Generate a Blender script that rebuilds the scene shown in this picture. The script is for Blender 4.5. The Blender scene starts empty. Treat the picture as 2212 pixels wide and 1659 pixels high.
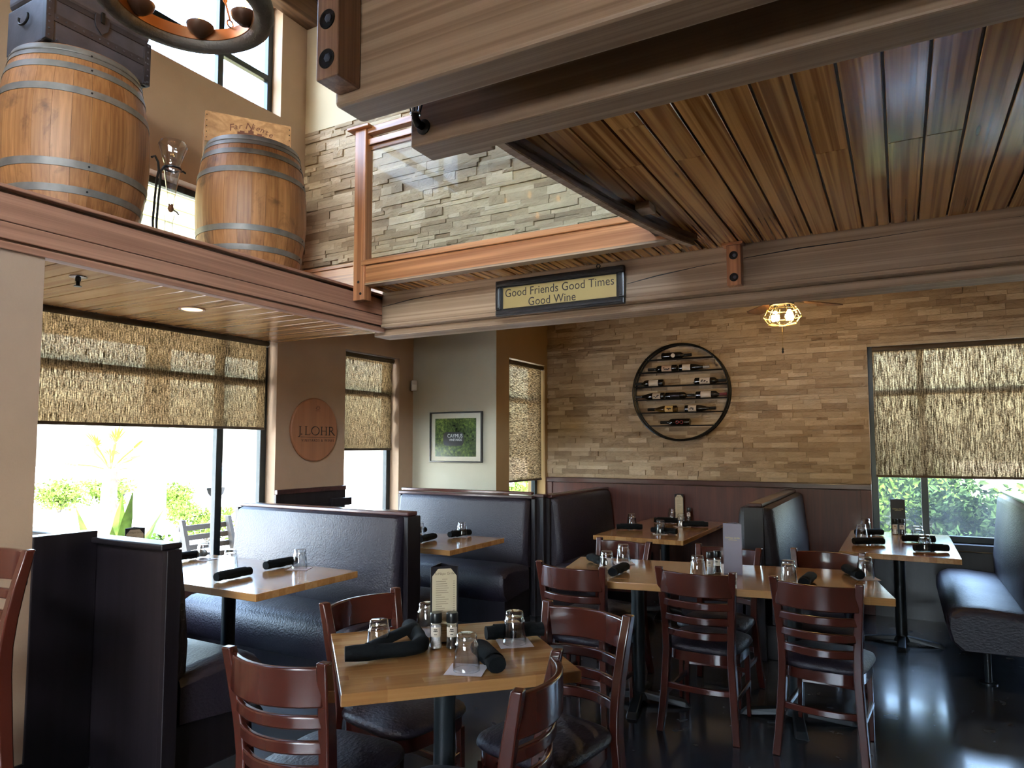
import bpy, math, random
from mathutils import Vector, Matrix
S = bpy.context.scene
COL = S.collection
R = math.radians
random.seed(7)
# ------------------------------------------------------------------ camera
cam = bpy.data.cameras.new('camera'); cam_o = bpy.data.objects.new('camera', cam); COL.objects.link(cam_o)
cam.sensor_fit = 'HORIZONTAL'; cam.sensor_width = 36.0
cam.lens = 1504.0 / 2212.0 * 36.0
cam.shift_y = 33.5 / 2212.0
cam.clip_start = 0.05; cam.clip_end = 300
cam_o.location = (0, 0, 1.5)
cam_o.rotation_euler = (R(90 + 3.842), 0, R(29.1))
S.camera = cam_o
# ------------------------------------------------------------------ light and exposure
W = bpy.data.worlds.new('sky'); S.world = W; W.use_nodes = True
wn = W.node_tree; wn.nodes.clear()
wo = wn.nodes.new('ShaderNodeOutputWorld'); wb = wn.nodes.new('ShaderNodeBackground'); sk = wn.nodes.new('ShaderNodeTexSky')
sk.sky_type = 'NISHITA'; sk.sun_disc = False; sk.sun_elevation = R(58); sk.sun_rotation = R(150)
sk.air_density = 1.0; sk.dust_density = 4.0; sk.ozone_density = 1.0
wb.inputs[1].default_value = 2.6
wn.links.new(sk.outputs[0], wb.inputs[0]); wn.links.new(wb.outputs[0], wo.inputs[0])
sun = bpy.data.lights.new('sun', 'SUN'); sun_o = bpy.data.objects.new('sun', sun); COL.objects.link(sun_o)
sun.energy = 5.0; sun.angle = R(1.0); sun.color = (1, 0.95, 0.86)
sun_o.rotation_euler = Vector((-0.30, 0.48, -0.82)).to_track_quat('-Z', 'Y').to_euler()
S.view_settings.view_transform = 'Standard'; S.view_settings.look = 'None'
S.view_settings.exposure = 1.5; S.view_settings.gamma = 1.0; S.view_settings.use_curve_mapping = False
cy = S.cycles
cy.use_denoising = True; cy.use_light_tree = False; cy.max_bounces = 8; cy.diffuse_bounces = 5; cy.glossy_bounces = 3; cy.use_adaptive_sampling = True; cy.adaptive_threshold = .03
cy.transmission_bounces = 8; cy.transparent_max_bounces = 24
cy.caustics_reflective = False; cy.caustics_refractive = False; cy.sample_clamp_indirect = 6.0

# ------------------------------------------------------------------ materials
M = {}
def base(name, col=(.5, .5, .5), rough=.5, metal=0., coat=0., spec=.5):
    m = bpy.data.materials.new(name); m.use_nodes = True; M[name] = m
    b = m.node_tree.nodes['Principled BSDF']
    b.inputs['Base Color'].default_value = (*col, 1); b.inputs['Roughness'].default_value = rough
    b.inputs['Metallic'].default_value = metal; b.inputs['Coat Weight'].default_value = coat
    b.inputs['Coat Roughness'].default_value = .12; b.inputs['Specular IOR Level'].default_value = spec
    return m, m.node_tree, b
def N(nt, t, **k):
    n = nt.nodes.new('ShaderNode' + t)
    for a, v in k.items(): setattr(n, a, v)
    return n
def L(nt, a, b): nt.links.new(a, b)
def ramp(nt, fac, stops):
    r = N(nt, 'ValToRGB'); cr = r.color_ramp
    while len(cr.elements) < len(stops): cr.elements.new(.5)
    for e, (p, c) in zip(cr.elements, stops): e.position = p; e.color = (*c, 1)
    L(nt, fac, r.inputs[0]); return r.outputs[0]
def math_(nt, op, a, b=None, c=None):
    n = N(nt, 'Math', operation=op)
    for i, v in enumerate((a, b, c)):
        if v is None: continue
        if isinstance(v, (int, float)): n.inputs[i].default_value = v
        else: L(nt, v, n.inputs[i])
    return n.outputs[0]
def coords(nt, scale, kind='Object', rnd=0.):
    if kind == 'World': o = N(nt, 'NewGeometry').outputs['Position']
    else: o = N(nt, 'TexCoord').outputs['Object']
    if rnd:
        oi = N(nt, 'ObjectInfo'); k = math_(nt, 'MULTIPLY', oi.outputs['Random'], rnd)
        cb = N(nt, 'CombineXYZ')
        for i in range(3): L(nt, k, cb.inputs[i])
        ad = N(nt, 'VectorMath', operation='ADD'); L(nt, o, ad.inputs[0]); L(nt, cb.outputs[0], ad.inputs[1]); o = ad.outputs[0]
    mp = N(nt, 'Mapping'); mp.inputs['Scale'].default_value = scale; L(nt, o, mp.inputs[0]); return mp.outputs[0]
def noise(nt, vec, scale=1., detail=3., rough=.5, dist=0.):
    n = N(nt, 'TexNoise'); n.inputs['Scale'].default_value = scale; n.inputs['Detail'].default_value = detail
    n.inputs['Roughness'].default_value = rough; n.inputs['Distortion'].default_value = dist
    L(nt, vec, n.inputs['Vector']); return n.outputs['Fac']
def bump(nt, b, h, strength=.2, dist=.01):
    n = N(nt, 'Bump'); n.inputs['Strength'].default_value = strength; n.inputs['Distance'].default_value = dist
    L(nt, h, n.inputs['Height']); L(nt, n.outputs[0], b.inputs['Normal'])
def plain(name, col, rough=.5, metal=0., coat=0., spec=.5, vary=0., scale=4., bmp=0., bscale=60.):
    m, nt, b = base(name, col, rough, metal, coat, spec)
    if vary:
        f = noise(nt, coords(nt, (1, 1, 1), 'World'), scale, 4.)
        lo = tuple(c * (1 - vary) for c in col); hi = tuple(min(1, c * (1 + vary)) for c in col)
        L(nt, ramp(nt, f, ((.3, lo), (.7, hi))), b.inputs['Base Color'])
    if bmp: bump(nt, b, noise(nt, coords(nt, (1, 1, 1), 'World'), bscale, 4.), bmp, .004)
    return m
def wood(name, dark, light, axis=0, rough=.45, coat=0., across=9., along=.5, lines=26., line_amt=.45, knots=0., kind='Object', rnd=7., vary=.25, bmp=.12, gloss_var=0., stain=0.):
    m, nt, b = base(name, light, rough, 0, coat)
    sc = [across] * 3; sc[axis] = along
    v = coords(nt, sc, kind, rnd)
    n1 = noise(nt, v, 1., 2.5, .5, .4)
    rings = math_(nt, 'MULTIPLY_ADD', math_(nt, 'SINE', math_(nt, 'MULTIPLY', n1, lines)), .5, .5)
    sf = [across * 9] * 3; sf[axis] = along * 4
    fine = noise(nt, coords(nt, sf, kind, rnd), 1., 2.)
    f = math_(nt, 'ADD', math_(nt, 'MULTIPLY', rings, line_amt), math_(nt, 'MULTIPLY', fine, 1 - line_amt))
    if vary:
        oi = N(nt, 'ObjectInfo'); f = math_(nt, 'ADD', f, math_(nt, 'MULTIPLY', math_(nt, 'SUBTRACT', oi.outputs['Random'], .5), vary))
    c = ramp(nt, f, ((.18, dark), (.82, light)))
    if knots:
        sk_ = [across * .42] * 3; sk_[axis] = 1.35
        vo = N(nt, 'TexVoronoi'); vo.inputs['Scale'].default_value = 1.; L(nt, coords(nt, sk_, kind, rnd), vo.inputs['Vector'])
        k = ramp(nt, vo.outputs['Distance'], ((knots * .5, (1, 1, 1)), (knots, (0, 0, 0))))
        mx = N(nt, 'MixRGB'); L(nt, k, mx.inputs[0]); L(nt, c, mx.inputs[1]); mx.inputs[2].default_value = (*[x * .22 for x in dark], 1); c = mx.outputs[0]
    if stain:
        a_ = noise(nt, coords(nt, (3, 3, 2.2), 'World'), 1.7, 5., .65, .6); k = ramp(nt, a_, ((.56, (0, 0, 0)), (.70, (stain,) * 3)))
        mx = N(nt, 'MixRGB'); L(nt, k, mx.inputs[0]); L(nt, c, mx.inputs[1]); mx.inputs[2].default_value = (*[x * .28 for x in dark], 1); c = mx.outputs[0]
    L(nt, c, b.inputs['Base Color'])
    if gloss_var:
        g = noise(nt, v, 2., 2.); r_ = N(nt, 'MapRange'); L(nt, g, r_.inputs[0]); r_.inputs[3].default_value = rough - gloss_var; r_.inputs[4].default_value = rough + gloss_var; L(nt, r_.outputs[0], b.inputs['Roughness'])
    if bmp: bump(nt, b, f, bmp, .003)
    return m
# timber
wood('beam_grey', (.23, .145, .082), (.41, .285, .18), 0, .5, across=24, along=.16, lines=22, line_amt=.5, vary=.06, bmp=.15)
wood('beam_block', (.17, .085, .045), (.33, .19, .11), 2, .45, across=24, along=.3, lines=22, line_amt=.4, vary=.06, bmp=.1)
wood('fir_x', (.27, .098, .035), (.55, .255, .105), 0, .36, coat=.25, across=17, along=.3, lines=22, vary=.1)
wood('fir_y', (.26, .12, .075), (.47, .25, .16), 1, .38, coat=.2, across=17, along=.3, lines=24, line_amt=.4, vary=.1, knots=.04)
wood('fir_z', (.24, .085, .032), (.52, .225, .095), 2, .36, coat=.25, across=17, along=.3, lines=20, vary=.1)
wood('plank_loft', (.25, .10, .024), (.62, .32, .10), 1, .16, coat=.4, across=19, along=.3, lines=26, line_amt=.55, knots=.085, vary=.2, gloss_var=.04, bmp=.08)
wood('plank_soffit', (.38, .185, .068), (.60, .345, .15), 0, .24, coat=.35, across=16, along=.3, lines=18, knots=.04, vary=.2)
wood('dark_fascia', (.06, .03, .015), (.14, .075, .04), 1, .4, vary=.1)
MAHOGANY = ((.066, .0145, .0092), .22)
wood('wainscot', (.056, .012, .008), (.11, .026, .016), 2, .45, coat=.08, across=10, along=.8, lines=12, line_amt=.3, vary=0, bmp=.03, kind='World')
wood('dark_cap', (.035, .012, .012), (.075, .026, .024), 0, .3, coat=.4, vary=.1, bmp=.03)
wood('bench_panel', (.006, .0045, .0065), (.013, .010, .014), 2, .4, coat=.12, vary=0, bmp=.02)
wood('oak_barrel', (.20, .075, .02), (.46, .21, .072), 2, .5, across=9, along=.5, lines=10, line_amt=.2, vary=.3, stain=.75)
wood('crate_pine', (.42, .22, .09), (.64, .37, .175), 0, .5, lines=26, vary=.1)
wood('plaque_wood', (.24, .095, .045), (.40, .175, .085), 2, .4, across=16, along=.2, lines=5, line_amt=.5, vary=0, bmp=.02)
def butcher(name):
    m, nt, b = base(name, (.45, .28, .13), .16, 0, .5)
    v = coords(nt, (1, 1, 1), 'Object')
    sx = N(nt, 'SeparateXYZ'); L(nt, v, sx.inputs[0])
    st = math_(nt, 'FLOOR', math_(nt, 'MULTIPLY', sx.outputs[1], 22.))
    # staves of different lengths
    w1 = N(nt, 'TexWhiteNoise', noise_dimensions='1D'); L(nt, st, w1.inputs['W'])
    seg = math_(nt, 'FLOOR', math_(nt, 'ADD', math_(nt, 'MULTIPLY', sx.outputs[0], 2.1), math_(nt, 'MULTIPLY', w1.outputs['Value'], 5.)))
    cb = N(nt, 'CombineXYZ'); L(nt, st, cb.inputs[0]); L(nt, seg, cb.inputs[1])
    w2 = N(nt, 'TexWhiteNoise', noise_dimensions='2D'); L(nt, cb.outputs[0], w2.inputs['Vector'])
    mp = N(nt, 'Mapping'); mp.inputs['Scale'].default_value = (2.5, 70, 70); L(nt, v, mp.inputs[0])
    g = noise(nt, mp.outputs[0], 1., 3.)
    f = math_(nt, 'ADD', math_(nt, 'MULTIPLY', w2.outputs['Value'], .55), math_(nt, 'MULTIPLY', g, .5))
    L(nt, ramp(nt, f, ((.1, (.27, .115, .036)), (.55, (.42, .212, .074)), (.95, (.56, .325, .135)))), b.inputs['Base Color'])
    return m
butcher('butcher_block')
# paint, stone, floor
plain('paint_tan', (.42, .295, .20), .75, vary=.05, bmp=.15, bscale=90)
plain('paint_sage', (.45, .43, .33), .75, vary=.04, bmp=.15, bscale=90)
plain('paint_ochre', (.40, .265, .12), .75, vary=.04, bmp=.15, bscale=90)
plain('paint_cream', (.58, .49, .33), .75, vary=.04, bmp=.1, bscale=90)
plain('paint_white', (.75, .75, .70), .6)
def stone():
    m, nt, b = base('stone', (.5, .4, .3), .8)
    oi = N(nt, 'ObjectInfo'); g = N(nt, 'NewGeometry')
    r_ = math_(nt, 'FRACT', math_(nt, 'ADD', oi.outputs['Random'], math_(nt, 'MULTIPLY', g.outputs['Random Per Island'], 1.7)))
    v = coords(nt, (3, 3, 9), 'World'); n1 = noise(nt, v, 1.6, 4., .6, .6)
    f = math_(nt, 'ADD', math_(nt, 'MULTIPLY', r_, .62), math_(nt, 'MULTIPLY', n1, .45))
    L(nt, ramp(nt, f, ((.10, (.22, .148, .088)), (.42, (.385, .285, .18)), (.70, (.51, .395, .26)), (.92, (.66, .545, .39)))), b.inputs['Base Color'])
    h = noise(nt, coords(nt, (22, 22, 46), 'World'), 1., 5., .62, .8)
    bump(nt, b, h, .75, .012)
stone()
def concrete_floor():
    m, nt, b = base('floor_concrete', (.03, .036, .045), .2, 0, .5)
    v = coords(nt, (1, 1, 1), 'World'); n1 = noise(nt, v, 1.3, 5., .6, .5); n2 = noise(nt, v, 7., 4.)
    f = math_(nt, 'ADD', math_(nt, 'MULTIPLY', n1, .7), math_(nt, 'MULTIPLY', n2, .3))
    L(nt, ramp(nt, f, ((.3, (.018, .021, .026)), (.7, (.042, .048, .056)))), b.inputs['Base Color'])
    r_ = N(nt, 'MapRange'); L(nt, n2, r_.inputs[0]); r_.inputs[3].default_value = .14; r_.inputs[4].default_value = .34; L(nt, r_.outputs[0], b.inputs['Roughness'])
    bump(nt, b, noise(nt, v, 14., 3.), .03, .004)
concrete_floor()
def vinyl():
    m, nt, b = base('vinyl', (.018, .014, .024), .36, 0, .0, .6)
    v = coords(nt, (1, 1, 1), 'Object', 3.)
    w = N(nt, 'TexVoronoi'); w.inputs['Scale'].default_value = 85; L(nt, coords(nt, (1, .55, 1), 'Object'), w.inputs['Vector'])
    n1 = noise(nt, v, 130., 3., .6, 1.2)
    bump(nt, b, math_(nt, 'ADD', w.outputs['Distance'], n1), .55, .003)
    n2 = noise(nt, v, 4., 3.)
    r_ = N(nt, 'MapRange'); L(nt, n2, r_.inputs[0]); r_.inputs[3].default_value = .38; r_.inputs[4].default_value = .52; L(nt, r_.outputs[0], b.inputs['Roughness'])
vinyl()
plain('mahogany', MAHOGANY[0], MAHOGANY[1], coat=.55, vary=.14, scale=5)
plain('napkin_cloth', (.0045, .006, .007), .85, spec=.2, bmp=.3, bscale=250)
plain('paper_napkin', (.78, .73, .74), .8)
plain('paper_cream', (.58, .50, .34), .6)
plain('print_ink', (.16, .12, .08), .7)
plain('print_fine', (.26, .21, .14), .7)
plain('print_dark', (.018, .008, .008), .6)
plain('print_brown', (.16, .055, .03), .6)
plain('gold_ink', (.62, .50, .22), .35, .6)
plain('menu_board', (.014, .012, .016), .35)
plain('menu_lilac_sheen', (.27, .245, .31), .35)  # window reflection painted into the board colour as pale lilac
plain('black_metal', (.012, .015, .017), .35, .3)
plain('column_metal', (.02, .026, .03), .38, .2)
plain('hoop_steel', (.20, .185, .165), .55, .55, vary=.25, scale=12)
plain('trunk_metal', (.045, .046, .062), .55, .1, vary=.3, scale=9, bmp=.2, bscale=40)
plain('trunk_dark', (.022, .022, .03), .5, .1, vary=.3, scale=9)
plain('iron', (.01, .01, .01), .45, .5)
plain('bronze', (.22, .10, .045), .4, .7)
plain('dark_bronze', (.05, .028, .018), .45, .4)
plain('tyre_ring', (.085, .088, .082), .6, bmp=1., bscale=55)
plain('chrome', (.6, .6, .6), .2, 1.)
plain('white_plastic', (.62, .60, .56), .4)
plain('black_plastic', (.01, .012, .013), .3)
plain('window_metal', (.022, .03, .034), .32, .4)
plain('sign_gold', (.36, .27, .105), .45, .2)
plain('sign_frame', (.014, .014, .015), .35, coat=.3, vary=.3, scale=30)
plain('mat_board', (.66, .58, .47), .7)
plain('salt', (.7, .7, .7), .8, vary=.2, scale=200)
plain('pepper', (.03, .02, .015), .8, vary=.6, scale=300)
plain('label_tan', (.52, .38, .28), .6)
plain('label_white', (.60, .53, .44), .6)
plain('label_yellow', (.60, .42, .16), .6)
plain('foil_red', (.11, .014, .018), .4)
plain('foil_silver', (.5, .5, .48), .35, .7)
plain('print_red', (.42, .03, .045), .6)
plain('concrete_out', (.55, .52, .48), .8, vary=.08, scale=.6)
plain('mulch', (.30, .20, .13), .9, vary=.3, scale=3)
plain('siding_yellow', (.36, .33, .15), .6)
plain('column_white', (.115, .13, .122), .8, spec=.1)
plain('roof_dark', (.05, .022, .018), .6)
plain('car_blue', (.05, .10, .13), .3, coat=.6)
plain('rubber', (.02, .02, .02), .8)
plain('leaf_a', (.06, .115, .014), .85, spec=.1, vary=.6, scale=7)
plain('leaf_b', (.075, .125, .02), .85, spec=.1, vary=.6, scale=7)
plain('leaf_c', (.034, .070, .018), .85, spec=.1, vary=.6, scale=7)
plain('palm', (.13, .23, .015), .8, spec=.1, vary=.3, scale=5)
plain('bark', (.08, .055, .035), .85, vary=.4, scale=14)
plain('bark_pale', (.14, .12, .09), .8, vary=.2, scale=14)
plain('patio_wood', (.05, .042, .036), .6)
def glassy(name, col=(1, 1, 1), ior=1.45, rough=0.):
    m, nt, b = base(name, col, rough); b.inputs['Transmission Weight'].default_value = 1.; b.inputs['IOR'].default_value = ior
    return m
glassy('amber_glass', (.45, .34, .10))
plain('bottle_dark', (.006, .007, .008), .08, coat=.5)
def schlick(nt, f0=.04):
    g = N(nt, 'NewGeometry'); d = N(nt, 'VectorMath', operation='DOT_PRODUCT'); L(nt, g.outputs['Incoming'], d.inputs[0]); L(nt, g.outputs['Normal'], d.inputs[1])
    c = math_(nt, 'SUBTRACT', 1., math_(nt, 'ABSOLUTE', d.outputs['Value'])); return math_(nt, 'MULTIPLY_ADD', math_(nt, 'POWER', c, 5.), 1 - f0, f0), c
def pane_mat(name, tint, gloss, haze=0., edge=None, rough=.015):
    m = bpy.data.materials.new(name); m.use_nodes = True; nt = m.node_tree; nt.nodes.clear(); M[name] = m
    o = N(nt, 'OutputMaterial'); t = N(nt, 'BsdfTransparent'); g = N(nt, 'BsdfGlossy'); mx = N(nt, 'MixShader')
    t.inputs[0].default_value = (*tint, 1); g.inputs['Roughness'].default_value = rough
    fr, c = schlick(nt); f = math_(nt, 'MULTIPLY', fr, gloss)
    if edge: L(nt, ramp(nt, c, ((.35, tint), (.97, edge))), t.inputs[0])
    L(nt, f, mx.inputs[0]); L(nt, t.outputs[0], mx.inputs[1]); L(nt, g.outputs[0], mx.inputs[2]); out = mx.outputs[0]
    if haze:
        d = N(nt, 'BsdfTranslucent'); d.inputs[0].default_value = (.9, .95, .95, 1); m2 = N(nt, 'MixShader')
        n1 = noise(nt, coords(nt, (1, 1, .4), 'World'), 5., 4.)
        L(nt, math_(nt, 'MULTIPLY', n1, haze), m2.inputs[0]); L(nt, out, m2.inputs[1]); L(nt, d.outputs[0], m2.inputs[2]); out = m2.outputs[0]
    L(nt, out, o.inputs[0]); return m
pane_mat('pane', (.95, .98, .97), .6); pane_mat('pane_hazy', (.93, .97, .96), .6, .025); pane_mat('rail_glass', (.96, .985, .98), .12)
pane_mat('tumbler_glass', (.97, .98, .985), 3.2, 0., (.74, .77, .80), .03)
def blind_mat(name, axis_h):
    m = bpy.data.materials.new(name); m.use_nodes = True; nt = m.node_tree; nt.nodes.clear(); M[name] = m
    o = N(nt, 'OutputMaterial')
    sc = [300, 300, 300]; sc[2] = 14
    if axis_h: sc = [20, 20, 260]
    v = coords(nt, sc, 'World'); n1 = noise(nt, v, 1., 2., .6)
    n2 = noise(nt, coords(nt, (90, 90, 90), 'World'), 1., 2.)
    f = math_(nt, 'ADD', math_(nt, 'MULTIPLY', n1, .7), math_(nt, 'MULTIPLY', n2, .3))
    tl = N(nt, 'BsdfTranslucent'); df = N(nt, 'BsdfDiffuse'); tp = N(nt, 'BsdfTransparent')
    L(nt, ramp(nt, f, ((.40, (.006, .0035, .0015)), (.5, (.045, .027, .011)), (.61, (.23, .155, .075)))), tl.inputs[0])
    L(nt, ramp(nt, f, ((.35, (.06, .04, .022)), (.65, (.30, .23, .145)))), df.inputs[0])
    tp.inputs[0].default_value = (.92, .78, .55, 1)
    a = N(nt, 'MixShader'); a.inputs[0].default_value = .45; L(nt, tl.outputs[0], a.inputs[1]); L(nt, df.outputs[0], a.inputs[2])
    hole = N(nt, 'MapRange'); L(nt, f, hole.inputs[0]); hole.inputs[1].default_value = .47; hole.inputs[2].default_value = .66; hole.inputs[3].default_value = 0.; hole.inputs[4].default_value = .055
    b_ = N(nt, 'MixShader'); L(nt, hole.outputs[0], b_.inputs[0]); L(nt, a.outputs[0], b_.inputs[1]); L(nt, tp.outputs[0], b_.inputs[2])
    L(nt, b_.outputs[0], o.inputs[0])
blind_mat('blind_cloth', False); blind_mat('blind_cloth_h', True)
plain('blind_hem', (.09, .065, .04), .8)
def emit(name, col, strength):
    m = bpy.data.materials.new(name); m.use_nodes = True; M[name] = m; b = m.node_tree.nodes['Principled BSDF']
    b.inputs['Base Color'].default_value = (*col, 1); b.inputs['Emission Color'].default_value = (*col, 1); b.inputs['Emission Strength'].default_value = strength
emit('bulb_warm', (1, .62, .22), 110.); emit('bulb_amber', (1, .45, .10), 25.); emit('recess_lamp', (1, .55, .22), 1.6)
def foliage_print():
    m, nt, b = base('foliage_print', (.1, .2, .05), .25)
    v = coords(nt, (1, 1, 1), 'World'); a = noise(nt, v, 34., 5., .75); c = noise(nt, v, 6., 2.)
    f = math_(nt, 'ADD', math_(nt, 'MULTIPLY', a, .75), math_(nt, 'MULTIPLY', c, .35))
    L(nt, ramp(nt, f, ((.42, (.008, .014, .008)), (.55, (.05, .08, .02)), (.68, (.22, .28, .06)), (.8, (.5, .5, .22)))), b.inputs['Base Color'])
foliage_print()

# ------------------------------------------------------------------ mesh builder
WORLDM = {}
def link(o, parent=None, keep=True):
    COL.objects.link(o)
    if parent is not None:
        o.parent = parent
        if keep and parent.name in WORLDM: o.matrix_parent_inverse = WORLDM[parent.name].inverted()
    return o
def empty(name, loc=(0, 0, 0), rz=0.):
    o = bpy.data.objects.new(name, None); o.empty_display_size = .1; COL.objects.link(o); o.location = loc; o.rotation_euler = (0, 0, rz)
    WORLDM[o.name] = Matrix.Translation(loc) @ Matrix.Rotation(rz, 4, 'Z'); return o
def tag(o, label=None, cat=None, group=None, kind=None):
    if label: o['label'] = label
    if cat: o['category'] = cat
    if group: o['group'] = group
    if kind: o['kind'] = kind
    return o
class MB:
    def __init__(s): s.v = []; s.f = []
    def add(s, vs, fs):
        k = len(s.v); s.v += [tuple(v) for v in vs]; s.f += [tuple(i + k for i in f) for f in fs]; return s
    def box(s, x0, x1, y0, y1, z0, z1, m=None):
        vs = [Vector(p) for p in ((x0, y0, z0), (x1, y0, z0), (x1, y1, z0), (x0, y1, z0), (x0, y0, z1), (x1, y0, z1), (x1, y1, z1), (x0, y1, z1))]
        if m: vs = [m @ p for p in vs]
        return s.add(vs, ((0, 3, 2, 1), (4, 5, 6, 7), (0, 1, 5, 4), (1, 2, 6, 5), (2, 3, 7, 6), (3, 0, 4, 7)))
    def tube(s, path, r, n=8, caps=True, sq=1.):
        P = [Vector(p) for p in path]; rs = r if isinstance(r, (list, tuple)) else [r] * len(P)
        vs = []; prev = None
        for i, p in enumerate(P):
            d = (P[min(i + 1, len(P) - 1)] - P[max(i - 1, 0)]).normalized()
            if prev is None: u = d.orthogonal().normalized() if abs(d.z) > .9 else d.cross(Vector((0, 0, 1))).normalized()
            else: u = (prev - d * prev.dot(d)).normalized()
            prev = u; w = u.cross(d)
            for k in range(n):
                a = 2 * math.pi * k / n; q = u * math.cos(a) * rs[i] + w * math.sin(a) * rs[i]; q.z *= sq; vs.append(p + q)
        fs = []
        for i in range(len(P) - 1):
            for k in range(n):
                a = i * n + k; b = i * n + (k + 1) % n; fs.append((a, a + n, b + n, b))
        if caps: fs.append(tuple(range(n))); fs.append(tuple(range(len(vs) - 1, len(vs) - n - 1, -1)))
        return s.add(vs, fs)
    def ring(s, c, rad, r, n=48, k=8, axis='z', sx=1., sz=1.):
        vs = []
        for i in range(n):
            a = 2 * math.pi * i / n
            for j in range(k):
                b = 2 * math.pi * j / k + math.pi / k; rr = rad + r * sx * math.cos(b); h = r * sz * math.sin(b)
                p = (rr * math.cos(a), rr * math.sin(a), h)
                if axis == 'y': p = (p[0], p[2], p[1])
                if axis == 'x': p = (p[2], p[0], p[1])
                vs.append(Vector(p) + Vector(c))
        fs = [(i * k + j, ((i + 1) % n) * k + j, ((i + 1) % n) * k + (j + 1) % k, i * k + (j + 1) % k) for i in range(n) for j in range(k)]
        return s.add(vs, fs)
    def lathe(s, prof, n=20, c=(0, 0, 0), m=None, closed=False):
        vs = []
        for i in range(n):
            a = 2 * math.pi * i / n
            for (r, z) in prof: vs.append((r * math.cos(a), r * math.sin(a), z))
        k = len(prof); vs = [Vector(v) for v in vs]
        if m: vs = [m @ v for v in vs]
        vs = [v + Vector(c) for v in vs]; fs = []
        for i in range(n):
            j = (i + 1) % n
            for t in range(k - 1):
                q = [i * k + t, j * k + t, j * k + t + 1, i * k + t + 1]
                if prof[t][0] < 1e-6: q = [i * k + t, j * k + t + 1, i * k + t + 1]
                elif prof[t + 1][0] < 1e-6: q = [i * k + t, j * k + t, i * k + t + 1]
                fs.append(tuple(q))
        return s.add(vs, fs)
    def prism(s, poly, vec):
        P = [Vector(p) for p in poly]; V = Vector(vec); n = len(P)
        fs = [tuple(range(n - 1, -1, -1)), tuple(range(n, 2 * n))] + [(i, (i + 1) % n, n + (i + 1) % n, n + i) for i in range(n)]
        return s.add(P + [p + V for p in P], fs)
    def slab(s, path, up, thick, side=None):
        # strip along a path with height vector range (z0,z1) and thickness along its horizontal normal
        z0, z1 = up; P = [Vector(p) for p in path]; vs = []; n = len(P)
        for i, p in enumerate(P):
            d = (P[min(i + 1, n - 1)] - P[max(i - 1, 0)]); nrm = Vector((-d.y, d.x, 0)).normalized() * thick / 2
            for q in (p - nrm, p + nrm):
                vs += [q + Vector((0, 0, z0)), q + Vector((0, 0, z1))]
        fs = []
        for i in range(n - 1):
            a = 4 * i; b = a + 4
            fs += [(a, b, b + 1, a + 1), (a + 2, a + 3, b + 3, b + 2), (a + 1, b + 1, b + 3, a + 3), (a, a + 2, b + 2, b)]
        e = 4 * (n - 1); fs += [(0, 1, 3, 2), (e, e + 2, e + 3, e + 1)]
        return s.add(vs, fs)
    def mesh(s, name, smooth=False, angle=35):
        me = bpy.data.meshes.new(name); me.from_pydata(s.v, [], s.f); me.update()
        if smooth:
            me.polygons.foreach_set('use_smooth', [True] * len(me.polygons)); me.set_sharp_from_angle(angle=R(angle))
        return me
    def build(s, name, mat, parent=None, smooth=False, bevel=0., seg=2, angle=35, sub=0):
        o = bpy.data.objects.new(name, s.mesh(name, smooth, angle)); o.data.materials.append(M[mat]); link(o, parent)
        if bevel:
            b = o.modifiers.new('bevel', 'BEVEL'); b.width = bevel; b.segments = seg; b.limit_method = 'ANGLE'; b.angle_limit = R(40)
        if sub:
            u = o.modifiers.new('sub', 'SUBSURF'); u.levels = sub; u.render_levels = sub
        return o
def B(*a): return MB().box(*a)
def kids(o): return [c for c in bpy.data.objects if c.parent == o]
def copy_tree(o, parent=None):
    c = o.copy(); COL.objects.link(c)
    if parent is not None: c.parent = parent
    for ch in o_children[o.name]: copy_tree(ch, c)
    return c
o_children = {}
def index_children(o):
    ks = [c for c in COL.objects if c.parent == o]; o_children[o.name] = ks
    for k in ks: index_children(k)
def txt(name, body, size, mat, loc, rot, parent=None, align='CENTER', ext=.0008, shear=0., space=1., sx=1.):
    cu = bpy.data.curves.new(name, 'FONT'); cu.body = body; cu.size = size; cu.align_x = align; cu.align_y = 'CENTER'
    cu.extrude = ext; cu.shear = shear; cu.space_character = space; cu.resolution_u = 4
    to = bpy.data.objects.new('tmp', cu); COL.objects.link(to)
    dg = bpy.context.evaluated_depsgraph_get(); me = bpy.data.meshes.new_from_object(to.evaluated_get(dg)); bpy.data.objects.remove(to)
    me.materials.clear(); me.materials.append(M[mat])
    if sx != 1: me.transform(Matrix.Diagonal((sx, 1, 1, 1)))
    me.transform(Matrix.Translation(loc) @ Matrix.Rotation(rot[2], 4, 'Z') @ Matrix.Rotation(rot[1], 4, 'Y') @ Matrix.Rotation(rot[0], 4, 'X'))
    me.name = name
    o = bpy.data.objects.new(name, me); link(o, parent); return o
def struct(name, mb, mat, label, **k):
    o = mb.build(name, mat, None, **k); tag(o, label, kind='structure'); return o

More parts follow.
